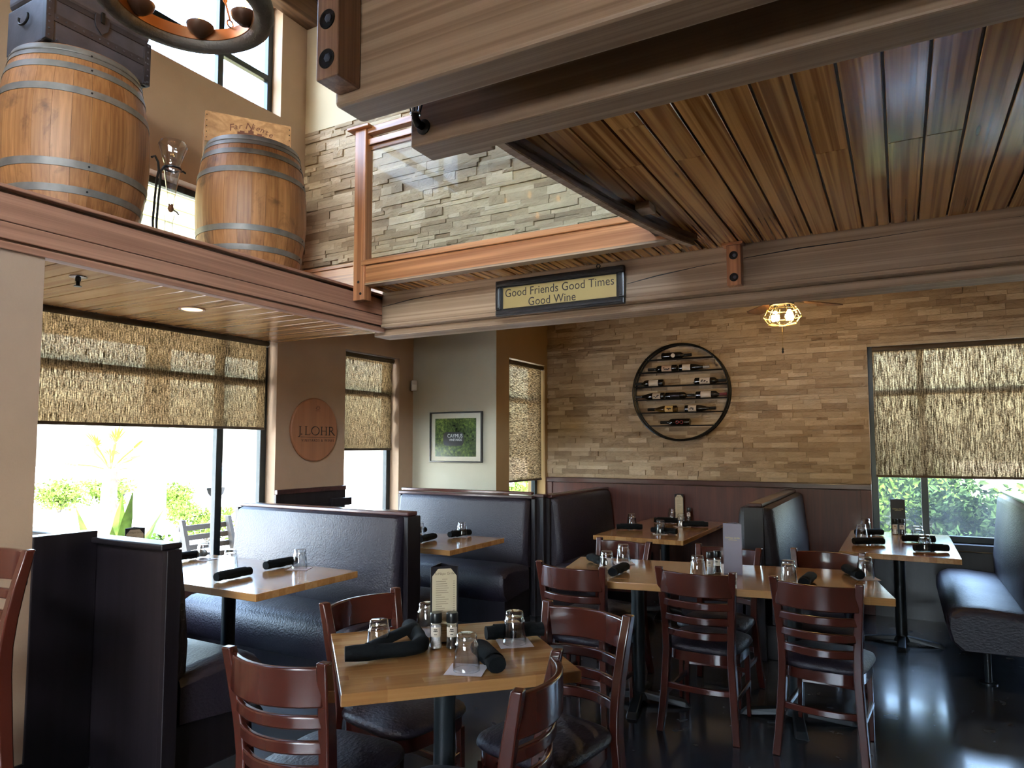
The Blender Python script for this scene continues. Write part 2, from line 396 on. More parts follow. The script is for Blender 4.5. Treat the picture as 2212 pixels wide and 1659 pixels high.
def txt_words(name, body, size, mat, loc, rot, parent, ext=.0008, space=1., sx=1.):
    # one object per word, laid out as the centred line would be
    def width(s):
        cu = bpy.data.curves.new('w', 'FONT'); cu.body = s; cu.size = size; cu.space_character = space
        to = bpy.data.objects.new('w', cu); COL.objects.link(to); dg = bpy.context.evaluated_depsgraph_get(); me = bpy.data.meshes.new_from_object(to.evaluated_get(dg))
        bpy.data.objects.remove(to); xs = [v.co.x for v in me.vertices]; bpy.data.meshes.remove(me); return max(xs)
    words = body.split(' '); full = width(body); rm = Matrix.Rotation(rot[2], 4, 'Z') @ Matrix.Rotation(rot[1], 4, 'Y') @ Matrix.Rotation(rot[0], 4, 'X')
    for k, w in enumerate(words):
        x = (width(' '.join(words[:k + 1])) - width(w) - full / 2) * sx
        txt(name, w, size, mat, Vector(loc) + rm @ Vector((x, 0, 0)), rot, parent, 'LEFT', ext, 0., space, sx)
# ================================================================== STRUCTURE
X0 = -4.526; YB = 7.1; YC = 5.962; XA = -3.497; YS = 4.352
def st(name, mb, mat, label, cat, **k):
    o = struct(name, mb, mat, label, **k); o['category'] = cat; return o
st('floor', B(-4.6, 3.6, -3.2, 7.2, -.1, 0), 'floor_concrete', 'dark polished concrete floor under all the tables', 'floor')
st('ground', B(-60, 60, -60, 90, -.3, -.12), 'concrete_out', 'sunlit pale paving and ground outside the windows', 'ground')
# left wall, lower and upper, with its window openings
wl = MB()
wl.box(-4.76, -3.39, -3.2, 1.70, 0, 2.36)
wl.box(-4.76, X0, 1.70, 4.10, 0, .5)
wl.box(-4.76, X0, 4.10, 4.921, 0, 2.62)
wl.box(-4.76, X0, 4.921, 5.727, 0, .35); wl.box(-4.76, X0, 4.921, 5.727, 2.41, 2.95)
wl.box(-4.76, X0, 5.727, YC + .2, 0, 2.95); wl.box(-4.76, X0, 4.35, 4.921, 2.62, 2.95)
wl.box(-4.76, X0, 1.70, 4.10, 2.40, 2.62)
wl.box(-4.76, X0, -3.2, 1.70, 2.36, 2.62)
wl.box(-4.76, X0, -3.2, 2.2, 2.62, 3.44); wl.box(-4.76, X0, 3.9, 4.5, 2.62, 3.44)
wl.box(-4.76, X0, -3.2, 4.5, 3.44, 4.30)
wl.box(-4.76, X0, -3.2, .4, 4.30, 5.30); wl.box(-4.76, X0, 4.075, 4.5, 4.30, 5.30)
wl.box(-4.76, X0, -3.2, 4.5, 5.30, 5.6)
st('wall_left', wl, 'paint_tan', 'tan painted wall on the left with the window openings', 'wall')
st('wall_corner', B(X0, XA - .18, YC, YC + .2, 0, 2.95).box(XA - .18, XA, YC, YC + .2, 0, 2.95), 'paint_sage', 'pale sage wall holding the framed vineyard picture', 'wall')
wc = MB(); wc.box(XA - .22, XA, YC + .2, 6.224, 0, 2.95); wc.box(XA - .22, XA, 6.224, 7.05, 0, .35); wc.box(XA - .22, XA, 6.224, 7.05, 2.415, 2.95); wc.box(XA - .22, XA, 7.05, YB + .2, 0, 2.95)
wc.box(XA - .001, XA + .001, YC + .0, YC + .2, 0, 2.95)
st('wall_corner_side', wc, 'paint_ochre', 'narrow ochre return wall around the narrow corner window', 'wall')
# back wall backing, with opening for window 4
wb_ = MB(); wb_.box(XA, -.24, YB + .03, YB + .25, 0, 2.95); wb_.box(-.24, 3.0, YB + .03, YB + .25, 0, .67); wb_.box(-.24, 3.0, YB + .03, YB + .25, 2.412, 2.95); wb_.box(3.0, 3.6, YB + .03, YB + .25, 0, 2.95)
wall_back = st('wall_back', wb_, 'stone', 'stacked beige ledger stone wall behind the booths with round bottle rack', 'wall')
wu_ = B(X0, 3.6, YS + .03, YS + .15, 2.76, 4.26)
wall_up = st('wall_back_upper', wu_, 'stone', 'upper stacked stone wall behind the glass loft railing', 'wall')
st('wall_upper_cream', B(X0, 3.6, YS + .005, YS + .15, 4.26, 5.6), 'paint_cream', 'cream painted wall above the upper stone cladding', 'wall')
st('wall_right', B(3.5, 3.7, -3.2, 7.3, 0, 5.6), 'paint_tan', 'tan side wall to the right of the dining room', 'wall')
st('wall_front', B(-4.76, -1.9, -3.4, -3.2, 0, 5.6).box(2.4, 3.7, -3.4, -3.2, 0, 5.6).box(-1.9, -1.6, -3.4, -3.2, 0, 3.9).box(.6, 2.4, -3.4, -3.2, 0, 3.9).box(-1.6, .6, -3.4, -3.2, 0, 1.3).box(-1.6, .6, -3.4, -3.2, 2.25, 3.9).box(-1.9, 2.4, -3.4, -3.2, 5.2, 5.6), 'paint_tan', 'tan wall behind the viewer with openings for added light windows', 'wall')  # both openings are for the added fill-light windows
st('ceiling_upper', B(-4.8, 3.7, -3.4, 4.5, 5.45, 5.6), 'roof_dark', 'dark timber ceiling high above the open loft', 'ceiling')
st('ceiling_back', B(-4.8, 3.7, 4.5, 7.3, 2.95, 3.05), 'paint_tan', 'plain tan ceiling over the back booths', 'ceiling')
trim = 1
def trim_(mb, mat, label, **k):
    global trim
    o = st('trim_%d' % trim, mb, mat, label, 'trim', **k); trim += 1; return o
trim_(B(-4.53, -4.40, -3.2, 4.36, 5.22, 5.45), 'dark_fascia', 'dark timber trim where upper left wall meets ceiling', bevel=.01)
# ledger stone pieces
def stones(parent, y, x0, x1, z0, z1, holes, limit, hmin, hmax, seed):
    rnd = random.Random(seed)
    variants = []
    for k in range(8):
        mb = MB(); nx, nz = 4, 2; vs = []
        for j in range(nz + 1):
            for i in range(nx + 1):
                edge = i in (0, nx) or j in (0, nz)
                vs.append((i / nx - .5, -.5 + (rnd.uniform(.06, .2) if edge else rnd.uniform(-.05, .18)), j / nz - .5))
        fs = [(j * (nx + 1) + i, j * (nx + 1) + i + 1, (j + 1) * (nx + 1) + i + 1, (j + 1) * (nx + 1) + i) for j in range(nz) for i in range(nx)]
        rim = [i for i in range(nx + 1)] + [(j + 1) * (nx + 1) - 1 for j in range(1, nz + 1)] + [nz * (nx + 1) + i for i in range(nx - 1, -1, -1)] + [j * (nx + 1) for j in range(nz - 1, 0, -1)]
        b0 = len(vs); vs += [(vs[i][0], .5, vs[i][2]) for i in rim]; nr = len(rim)
        fs += [(rim[i], b0 + i, b0 + (i + 1) % nr, rim[(i + 1) % nr]) for i in range(nr)]
        mb.add(vs, fs); me = mb.mesh('stone_piece'); me.materials.append(M['stone']); variants.append((me, mb))
    out = []; z = z0
    while z < z1 - .015:
        # panels of three to five courses, as ledger panels are
        for h in [rnd.choice((hmin, hmin, (hmin + hmax) / 2, hmax)) for _ in range(4)]:
            h = min(h, z1 - z)
            if h < .012: continue
            x = x0 - rnd.uniform(0, .2)
            while x < x1:
                w = rnd.choice((.10, .15, .2, .27, .34)) * rnd.uniform(.85, 1.2)
                a, b = max(x, x0), min(x + w, x1); x += w
                for hx0, hx1, hz0, hz1 in holes:
                    if z + h > hz0 + .005 and z < hz1 - .005:
                        if a >= hx0 and b <= hx1: a = b
                        elif a < hx0 < b: b = hx0
                        elif a < hx1 < b: a = hx1
                if b - a > .02: out.append((a, b, z, z + h, rnd.uniform(.012, .036), rnd.randrange(8)))
            z += h
    out.sort(key=lambda t: -(t[1] - t[0]) * (t[3] - t[2]))
    rest = MB()
    for k, (a, b, c, d, t, q) in enumerate(out):
        loc = ((a + b) / 2, y + .03 - t / 2, (c + d) / 2); sc = (b - a - .0015, t, d - c - .0015)
        if k < limit:
            o = bpy.data.objects.new('stone', variants[q][0]); link(o, parent); o.location = loc; o.scale = sc
        else:
            rest.add([(v[0] * sc[0] + loc[0], v[1] * sc[1] + loc[1], v[2] * sc[2] + loc[2]) for v in variants[q][1].v], variants[q][1].f)
    if rest.v: tag(rest.build('small_stones', 'stone', parent), kind='stuff')
stones(wall_back, YB, XA, 1.6, 1.16, 2.93, [(-.24, 3.0, 0, 2.412)], 300, .026, .052, 3)
stones(wall_up, YS, X0, -.6, 2.77, 4.26, [(-9, -3.3, 0, 3.02)], 300, .032, .066, 5)
trim_(B(X0, -3.36, YS - .02, YS + .03, 2.62, 2.99), 'fir_x', 'orange fir board at foot of upper stone wall', bevel=.004)
trim_(B(X0, -3.31, YS - .035, YS + .03, 2.99, 3.02), 'fir_x', 'thin fir ledge strip under the upper stone', bevel=.004)
# wainscot along the back wall
wa = MB(); wa.box(XA, -.24, YB - .01, YB + .03, 0, 1.10)
wain = trim_(wa, 'wainscot', 'dark red mahogany wainscot panel below the stone wall')
B(XA, -.24, YB - .03, YB + .03, 1.105, 1.156).build('cap_rail', 'dark_cap', wain, bevel=.006)
for a, b in ((XA, XA + .07), (-.33, -.24)): B(a, b, YB - .022, YB + .03, 0, 1.105).build('stile', 'wainscot', wain, bevel=.003)
trim_(B(-.24, 3.5, YB - .01, YB + .03, 0, .60).box(-.24, 3.5, YB - .06, YB + .12, .62, .67), 'bench_panel', 'dark panelling and sill under the large right window')
pw = trim_(B(X0, X0 + .02, 4.10, 4.921, 0, 1.10), 'bench_panel', 'dark wood wainscot at foot of the tan pillar')
B(X0, X0 + .035, 4.10, 4.921, 1.10, 1.14).build('cap_rail', 'dark_cap', pw, bevel=.005)
B(X0 + .02, X0 + .03, 4.19, 4.83, .3, 1.0).build('panel', 'bench_panel', pw, bevel=.005)
B(X0, X0 + .06, 4.72, 4.97, .96, 1.03).build('ledge', 'bench_panel', pw, bevel=.004)
trim_(B(-3.46, -3.38, 1.70, 1.985, 0, 1.097), 'bench_panel', 'dark low partition at the end of left wall block', bevel=.004)
trim_(B(-3.40, -3.375, -3.2, 1.70, 0, .12), 'bench_panel', 'dark baseboard below the tan wall block', bevel=.003)
# ---- loft ceiling planks, joined soffit planks
loft = st('ceiling_loft', B(-1.16, 3.5, -3.2, 4.1, 2.672, 2.76).box(-3.36, -1.16, 3.81, YS, 2.672, 2.76), 'dark_fascia', 'glossy golden plank ceiling under the loft', 'ceiling')
edge = [(1.65, -1.245), (2.22, -1.215), (2.6, -1.17), (3.0, -1.12), (3.34, -1.06), (3.6, -1.0), (3.75, -.95)]
def edge_x(y):
    for (a, xa), (b, xb) in zip(edge, edge[1:]):
        if a <= y <= b: return xa + (xb - xa) * (y - a) / (b - a)
    return edge[-1][1] if y > 3.75 else edge[0][1]
x = -1.255; rnd = random.Random(11)
while x < 3.3:
    cut = rnd.choice((None, None, rnd.uniform(2.1, 3.4)))
    spans = [(1.27, 4.05)] if cut is None else [(1.27, cut - .0015), (cut + .0015, 4.05)]
    for a, b in spans:
        if x < -.95:
            ys = [a + (b - a) * k / 8 for k in range(9)]; ys = [y for y in ys if edge_x(y) < x + .115]
            if len(ys) < 2: continue
            mb = MB()
            pl = [(max(x, edge_x(y)), y, 2.65) for y in ys]; pr = [(x + .1165, y, 2.65) for y in reversed(ys)]
            mb.prism(pl + pr, (0, 0, .02)); mb.build('plank', 'plank_loft', loft)
        else: B(x, x + .1165, a, b, 2.65, 2.672).build('plank', 'plank_loft', loft, bevel=.002, seg=1)
    B(x + .02 if x < -1.2 else x, x + .1165, -3.19, 1.262, 2.65, 2.672).build('plank', 'plank_loft', loft, bevel=.002, seg=1)
    x += .125
x = -3.34
while x < -1.0:
    B(x, x + .1165, 3.80, 4.05, 2.65, 2.672).build('plank', 'plank_loft', loft, bevel=.002, seg=1); x += .125
soff = st('ceiling_soffit', B(-4.526, -3.40, 1.2, 4.11, 2.378, 2.60), 'dark_fascia', 'pale varnished plank soffit over the left booth', 'ceiling')
y = 1.52
while y < 4.08:
    B(-4.526, -3.42, y, min(y + .129, 4.10), 2.362, 2.378).build('plank', 'plank_soffit', soff, bevel=.003, seg=1); y += .134
# ================================================================== BEAMS
def beamthing(name, label, loc): return tag(empty(name, loc), label, 'beam')
lb = beamthing('ledge_beam', 'reddish fir fascia beam edging the barrel ledge on the left', (-3.4, 2.8, 2.36))
B(-3.44, -3.38, -3.2, 4.12, 2.482, 2.606).build('board', 'fir_y', lb, bevel=.004)
B(-3.44, -3.38, -3.2, 4.12, 2.405, 2.479).build('board', 'fir_y', lb, bevel=.004)
B(-3.44, -3.395, -3.2, 4.10, 2.38, 2.405).build('groove', 'dark_fascia', lb)
B(-3.44, -3.376, -3.2, 4.09, 2.358, 2.392).build('bottom_trim', 'fir_y', lb, bevel=.004)
B(-3.46, -3.40, -3.2, 4.12, 2.606, 2.622).build('groove', 'dark_fascia', lb)
B(-3.50, -3.362, -3.2, 4.13, 2.622, 2.64).build('cap', 'fir_y', lb, bevel=.004)
B(-4.526, -3.50, -3.2, 4.34, 2.60, 2.622).build('shelf_deck', 'fir_y', lb)
b2 = beamthing('timber_beam', 'long grey-brown timber beam carrying the framed wine sign', (-.5, 4.12, 2.34))
B(-3.376, 3.5, 4.05, 4.30, 2.41, 2.66).build('beam_body', 'beam_grey', b2, bevel=.008)
B(-3.376, 3.5, 4.042, 4.20, 2.385, 2.412).build('lower_ledge', 'beam_grey', b2, bevel=.006)
B(-3.50, 3.5, 4.115, 4.30, 2.335, 2.384).build('bottom_strip', 'beam_grey', b2, bevel=.006)
for pts in ([(-3.37, 2.545), (-3.1, 2.575), (-2.8, 2.59), (-2.36, 2.60)], [(-1.44, 2.500), (-1.25, 2.528), (-1.0, 2.553), (-.83, 2.565)], [(-.745, 2.568), (-.45, 2.585), (-.1, 2.588), (.35, 2.602), (.8, 2.60)]):
    mb = MB()
    for i in range(len(pts) - 1):
        (xa, za), (xb, zb) = pts[i], pts[i + 1]; ta, tb_ = .0035 * (1 - .5 * abs(i - 1)), .0035 * (1 - .5 * abs(i))
        mb.prism([(xa, 4.0495, za - ta), (xb, 4.0495, zb - tb_), (xb, 4.0495, zb + tb_), (xa, 4.0495, za + ta)], (0, .004, 0))
    mb.build('crack', 'iron', b2)
b4 = beamthing('timber_beam', 'weathered timber beam with black sconce near its end', (0, 1.6, 2.35))
B(-1.195, 3.5, 1.55, 1.66, 2.35, 2.65).build('beam_body', 'beam_grey', b4, bevel=.006)
B(-1.09, -1.0, 1.655, 1.70, 2.36, 2.40).build('end_block', 'beam_grey', b4, bevel=.004)
b3 = beamthing('timber_beam', 'nearest overhead timber beam with bolted end block', (0, 1.3, 2.35))
B(-1.215, 3.5, 1.265, 1.37, 2.35, 2.66).build('beam_body', 'beam_grey', b3, bevel=.010)
def bolted(parent, x0, x1, y0, y1, z0, z1, zs, mat, r):
    blk = B(x0, x1, y0, y1, z0, z1).build('bolt_block', mat, parent, bevel=.004)
    xm = (x0 + x1) / 2
    for z in zs:
        mb = MB(); my = Matrix.Rotation(R(90), 4, 'X')
        mb.lathe([(r, .0), (r, .002), (r * .96, .003), (r * .9, .0015), (0, .0012)], 20, (xm, y0, z), my); mb.build('bolt_hole', 'iron', blk, smooth=True)
        mb = MB(); mb.lathe([(r * .45, 0), (r * .45, .004), (r * .3, .005), (0, .005)], 6, (xm + r * .2, y0, z), my); mb.build('bolt_head', 'trunk_metal', blk)
    return blk
bolted(b3, -1.20, -1.13, 1.185, 1.265, 2.375, 2.66, (2.422, 2.52), 'beam_block', .024)
b2b = bolted(b2, -.828, -.748, 3.985, 4.05, 2.405, 2.635, (2.45, 2.575), 'fir_z', .024)
B(-.85, -.735, 3.97, 4.05, 2.635, 2.649).build('cap', 'fir_x', b2, bevel=.002)
# curved fascia along the loft edge
fs = beamthing('loft_fascia', 'dark curved fascia strip along the open loft edge', (-1.2, 2.8, 2.58))
MB().slab([(xx - .012, yy, 0) for yy, xx in edge], (2.60, 2.66), .03).build('fascia_board', 'dark_fascia', fs)
MB().slab([(xx - .012, yy, 0) for yy, xx in edge], (2.592, 2.60), .034).build('bottom_edge', 'beam_grey', fs)
MB().slab([(xx + .012, yy, 0) for yy, xx in edge], (2.625, 2.65), .018).build('inner_molding', 'dark_fascia', fs)
B(-1.06, -.99, 3.10, 3.20, 2.615, 2.65).build('block', 'beam_grey', fs, bevel=.003)
# glass loft railing
rl = tag(empty('glass_railing', (-2.2, 3.76, 2.65)), 'orange fir loft railing with clear glass panel', 'railing')
B(-3.365, -3.265, 3.72, 3.80, 2.53, 3.77).build('post', 'fir_z', rl, bevel=.004)
for z, dx in ((2.66, 0), (2.575, .02)):
    MB().lathe([(.010, 0), (.010, .002), (0, .002)], 12, (-3.315 + dx, 3.72, z), Matrix.Rotation(R(90), 4, 'X')).build('bolt', 'iron', rl)
B(-3.42, -3.22, 3.69, 3.83, 3.77, 3.79).build('post_cap', 'fir_x', rl, bevel=.004)
B(-3.265, -.2, 3.735, 3.795, 3.735, 3.785).build('handrail', 'fir_x', rl, bevel=.004)
B(-3.265, -.2, 3.745, 3.765, 3.655, 3.70).build('glass_clamp_rail', 'fir_x', rl, bevel=.003)
B(-3.265, -.2, 3.765, 3.79, 3.625, 3.70).build('inner_rail', 'fir_x', rl, bevel=.003)
B(-3.265, -1.0, 3.735, 3.80, 2.645, 2.775).build('base_board', 'fir_x', rl, bevel=.004)
B(-3.29, -1.0, 3.715, 3.80, 2.775, 2.812).build('base_cap', 'fir_x', rl, bevel=.004)
B(-3.265, -1.0, 3.725, 3.80, 2.632, 2.648).build('base_bead', 'beam_grey', rl, bevel=.003)
B(-1.13, -1.04, 3.70, 3.735, 2.68, 2.76).build('block', 'fir_x', rl, bevel=.003)
B(-3.265, -.2, 3.765, 3.775, 2.80, 3.66).build('glass_pane', 'rail_glass', rl)

# ================================================================== WINDOWS
def window(name, label, axis, at, a0, a1, z0, z1, vbars, hbars, pane='pane', d=.05, w=.045):
    root = empty(name, (at, (a0 + a1) / 2, z0) if axis == 'x' else ((a0 + a1) / 2, at, z0)); tag(root, label, 'window', kind='structure')
    def bx(mb, u0, u1, s0, s1, dd=d):
        return mb.box(at - dd / 2, at + dd / 2, u0, u1, s0, s1) if axis == 'x' else mb.box(u0, u1, at - dd / 2, at + dd / 2, s0, s1)
    mb = MB()
    for u0, u1, s0, s1 in ((a0, a0 + w, z0, z1), (a1 - w, a1, z0, z1), (a0 + w, a1 - w, z0, z0 + w), (a0 + w, a1 - w, z1 - w, z1)): bx(mb, u0, u1, s0, s1)
    mb.build('frame', 'window_metal', root, bevel=.004)
    for v in vbars: bx(MB(), v - w / 2, v + w / 2, z0 + w, z1 - w).build('mullion', 'window_metal', root, bevel=.004)
    us = [a0 + w] + [q for v in sorted(vbars) for q in (v - w / 2, v + w / 2)] + [a1 - w]
    zs = [z0 + w] + [q for h in sorted(hbars) for q in (h - w / 2, h + w / 2)] + [z1 - w]
    for i in range(0, len(us), 2):
        for h in hbars: bx(MB(), us[i], us[i + 1], h - w / 2, h + w / 2).build('transom', 'window_metal', root, bevel=.004)
        for j in range(0, len(zs), 2): bx(MB(), us[i], us[i + 1], zs[j], zs[j + 1], .006).build('pane', pane, root)
    return root
window('window_1', 'wide left window looking onto the bright patio', 'x', -4.66, 1.70, 4.10, .5, 2.40, (3.645,), (2.02,), w=.06)
window('window_2', 'narrow window between tan pillar and corner', 'x', -4.66, 4.921, 5.727, .35, 2.41, (), (2.02,), w=.06)
window('window_3', 'narrow corner window beside the stone wall', 'x', XA - .13, 6.224, 7.05, .35, 2.415, (), (2.0,), w=.05)
window('window_4', 'large right window with hedge outside', 'y', YB + .10, -.24, 3.0, .67, 2.412, (.175, 1.6), (1.985,), 'pane_hazy', w=.055)
window('window_5', 'high clerestory window above the barrels', 'x', -4.66, .4, 4.075, 4.30, 5.30, (.9, 2.2, 3.556), (4.65,), w=.05)
window('window_6', 'low upper window behind the barrels', 'x', -4.66, 2.2, 3.9, 2.62, 3.44, (), (), w=.05)
window('fill_window_high', 'unseen high window added behind the viewer for front light', 'y', -3.3, -1.9, 2.4, 3.9, 5.2, (-.5, 1.0), (), w=.06)  # added out of view to bring front light in from above
window('fill_window_low', 'unseen eye-level window added behind the viewer for front light', 'y', -3.3, -1.6, .6, 1.3, 2.25, (-.5,), (), w=.06)  # added out of view as low front fill for beams and planks
# roller blinds
def blind(label, axis, at, a0, a1, ztop, zbot, mat, wavy=0.):
    root = empty('roller_blind', (at, (a0 + a1) / 2, zbot) if axis == 'x' else ((a0 + a1) / 2, at, zbot)); tag(root, label, 'blind')
    n = 24; vs = []
    for j in range(n + 1):
        z = zbot + (ztop - zbot) * j / n
        for i in range(9):
            u = a0 + (a1 - a0) * i / 8; e = wavy * .006 * math.sin(j * 1.1 + i) * (i / 8) ** 3
            uu = u + (wavy * .008 * math.sin(j * .9) if i == 8 else 0)
            vs.append((at + e, uu, z) if axis == 'x' else (uu, at + e, z))
    fs = [(j * 9 + i, j * 9 + i + 1, (j + 1) * 9 + i + 1, (j + 1) * 9 + i) for j in range(n) for i in range(8)]
    MB().add(vs, fs).build('fabric', mat, root, smooth=True)
    p = lambda u, z, o=0: (at + o, u, z) if axis == 'x' else (u, at + o, z)
    s = 1 if axis == 'x' else -1
    MB().tube([p(a0, ztop - .005, .018 * s), p(a1, ztop - .005, .018 * s)], .022, 12).build('roller_tube', 'blind_hem', root, smooth=True)
    MB().tube([p(a0 + .003, zbot, 0), p(a1 - .003, zbot, 0)], .011, 8).build('bottom_bar', 'blind_hem', root, smooth=True)
    MB().box(*( (at - .01, at + .03, a1, a1 + .012, ztop - .03, ztop + .02) if axis == 'x' else (a1, a1 + .012, at - .03, at + .01, ztop - .03, ztop + .02))).build('bracket', 'white_plastic', root, bevel=.002)
blind('wide woven tan roller blind half covering the left patio window', 'x', -4.60, 1.74, 4.045, 2.355, 1.645, 'blind_cloth')
blind('narrow woven tan roller blind with wavy edge beside tan pillar', 'x', -4.60, 4.95, 5.69, 2.385, 1.47, 'blind_cloth', 1.)
blind('narrow roller blind lowered almost to the sill at the stone corner', 'x', XA - .04, 6.24, 7.03, 2.385, 1.135, 'blind_cloth_h')
blind('wide woven tan roller blind on the large right window', 'y', YB + .035, -.20, 2.95, 2.385, 1.232, 'blind_cloth')
# ================================================================== FURNITURE
def cushion(w0, w1, d0, d1, z0, z1, round_=.06, n=40, dome=.018, e=5.):
    # rounded pad: trapezoid w0 (rear) to w1 (front) wide, y from d0 to d1
    mb = MB(); rings = []
    def outline(inset, z):
        pts = []
        for k in range(n):
            a = 2 * math.pi * k / n; c, s = math.cos(a), math.sin(a)
            x = math.copysign(abs(c) ** (2 / e), c); y = math.copysign(abs(s) ** (2 / e), s)
            t = (y + 1) / 2; hw = (w0 + (w1 - w0) * t) / 2 - inset; hd = (d1 - d0) / 2 - inset
            pts.append((x * hw, (d0 + d1) / 2 + y * hd, z))
        return pts
    h = z1 - z0; r = min(round_, h * .5)
    prof = [(r * .35, z0), (0, z0 + r * .5), (0, z1 - r), (r * .3, z1 - r * .3), (r, z1), (r * 2.2, z1 + dome * .55), (min(w0, d1 - d0) * .32, z1 + dome)]
    vs = []
    for ins, z in prof: vs += outline(ins, z)
    k = len(prof); fs = [(i * n + j, i * n + (j + 1) % n, (i + 1) * n + (j + 1) % n, (i + 1) * n + j) for i in range(k - 1) for j in range(n)]
    fs.append(tuple(range(n - 1, -1, -1))); fs.append(tuple((k - 1) * n + j for j in range(n)))
    return mb.add(vs, fs)
def make_chair(name, up=0.):
    root = empty(name)
    def prof(z): return z + up if z > .3 else z * (1 + up / .3)
    def pw_(z): return .168 + .028 * abs((z - .45) / .43) ** 1.4
    side = [(-.248, 0), (-.225, .11), (-.208, .24), (-.197, .42), (-.198, .52), (-.208, .62), (-.228, .74), (-.252, .86)]
    thick = [.034, .040, .046, .050, .047, .045, .041, .034]
    for s in (-1, 1):
        mb = MB(); vs = []
        for (y, z), t in zip(side, thick):
            xo = s * pw_(z)
            for dx, dy in ((-.0195, -t / 2), (.0195, -t / 2), (.0195, t / 2), (-.0195, t / 2)): vs.append((xo + dx, y + dy, prof(z)))
        n = len(side); fs = [(i * 4 + j, i * 4 + (j + 1) % 4, (i + 1) * 4 + (j + 1) % 4, (i + 1) * 4 + j) for i in range(n - 1) for j in range(4)]
        fs += [(3, 2, 1, 0), (4 * n - 4, 4 * n - 3, 4 * n - 2, 4 * n - 1)]
        mb.add(vs, fs).build('rear_post', 'mahogany', root, smooth=True, bevel=.006, seg=3, angle=50)
    def rail(nm, zc, hh, th, sag):
        path = []
        for k in range(13):
            u = k / 12 * 2 - 1
            path.append((u * (pw_(zc) - .004), -.197 - (zc - .5) * .14 - .003 - sag * (1 - u * u) , 0))
        zz = prof(zc); MB().slab(path, (zz - hh / 2, zz + hh / 2), th).build(nm, 'mahogany', root, smooth=True, bevel=.006, seg=3, angle=50)
    rail('crest_rail', .783, .118, .022, .062)
    for z in (.675, .597, .519): rail('slat', z, .040, .020, .058)
    cushion(.385, .43, -.20, .225, prof(.415), prof(.452), .03, 40, .02, 4.2).build('seat', 'vinyl', root, smooth=True, angle=60)
    # apron ring
    mb = MB(); n = 40; vs = []
    for ins in (.012, .034):
        for z in (.362, .415):
            for k in range(n):
                a = 2 * math.pi * k / n; c, s = math.cos(a), math.sin(a); x = math.copysign(abs(c) ** .5, c); y = math.copysign(abs(s) ** .5, s)
                t = (y + 1) / 2; vs.append((x * ((.385 + .045 * t) / 2 - ins), .0125 + y * (.2125 - ins), prof(z)))
    fs = []
    for k in range(n):
        j = (k + 1) % n
        fs += [(k, j, n + j, n + k), (2 * n + k, 3 * n + k, 3 * n + j, 2 * n + j), (k, 2 * n + k, 2 * n + j, j)]
    mb.add(vs, fs).build('apron', 'mahogany', root, smooth=True, angle=50)
    for s in (-1, 1):
        MB().tube([(s * .172, .182, 0), (s * .168, .172, prof(.36))], [.015, .021], 4).build('front_leg', 'mahogany', root, bevel=.004)
        MB().box(s * .178 - .009, s * .178 + .009, -.20, .175, prof(.19) - .014, prof(.19) + .014).build('side_stretcher', 'mahogany', root, bevel=.004)
    path = [(u / 8 * .175, -.205 - .03 * (1 - (u / 8) ** 2), 0) for u in range(-8, 9)]
    MB().slab(path, (prof(.235) - .016, prof(.235) + .016), .018).build('rear_stretcher', 'mahogany', root, smooth=True, bevel=.004, angle=50)
    path = [(u / 8 * .168, .175 + .02 * (1 - (u / 8) ** 2), 0) for u in range(-8, 9)]
    MB().slab(path, (prof(.25) - .014, prof(.25) + .014), .018).build('front_stretcher', 'mahogany', root, smooth=True, bevel=.004, angle=50)
    return root
chair0 = make_chair('dining_chair'); index_children(chair0)
first = [True]
def place_chair(mx, my, rot, label, group):
    if first[0]: c = chair0; first[0] = False
    else: c = copy_tree(chair0)
    r = R(rot); off = Vector((-math.sin(r), math.cos(r))) * .252
    c.location = (mx + off.x, my + off.y, 0); c.rotation_euler = (0, 0, r)
    tag(c, label, 'chair', group); return c
GF = 'mahogany chairs around the front square table'; GL = 'mahogany chairs along the long joined tables'
place_chair(-1.71, 1.565, 3.5, 'mahogany ladder-back chair in left foreground, seen from behind', GF)
place_chair(-2.057, 2.359, -99, 'mahogany chair tucked behind the front table, beside left booth bench', GF)
place_chair(-.935, 1.846, 100, 'mahogany chair at bottom centre turned sideways, nearest the viewer', GF)
place_chair(-1.115, 2.615, 168.4, 'mahogany chair facing the viewer at right corner of front table', GF)
place_chair(-1.60, 3.53, -3, 'mahogany chair with its back to us at left end of long table', GL)
place_chair(-.962, 3.69, -1, 'mahogany chair with its back to us at middle of long table', GL)
place_chair(-.379, 3.672, -4.6, 'mahogany chair with its back to us at right end of long table', GL)
place_chair(-1.688, 4.62, 170, 'mahogany chair facing us on far side of long table, left', GL)
place_chair(-.994, 4.66, 176, 'mahogany chair facing us on far side, behind the lilac menu holder', GL)
place_chair(-.417, 4.76, 180, 'mahogany chair facing us on far side of long table, right', GL)
stool = make_chair('bar_stool', .265); stool.location = (-2.985, 1.14, 0); stool.rotation_euler = (0, 0, R(178))
tag(stool, 'tall dark bar stool partly cut off at the left edge', 'stool')

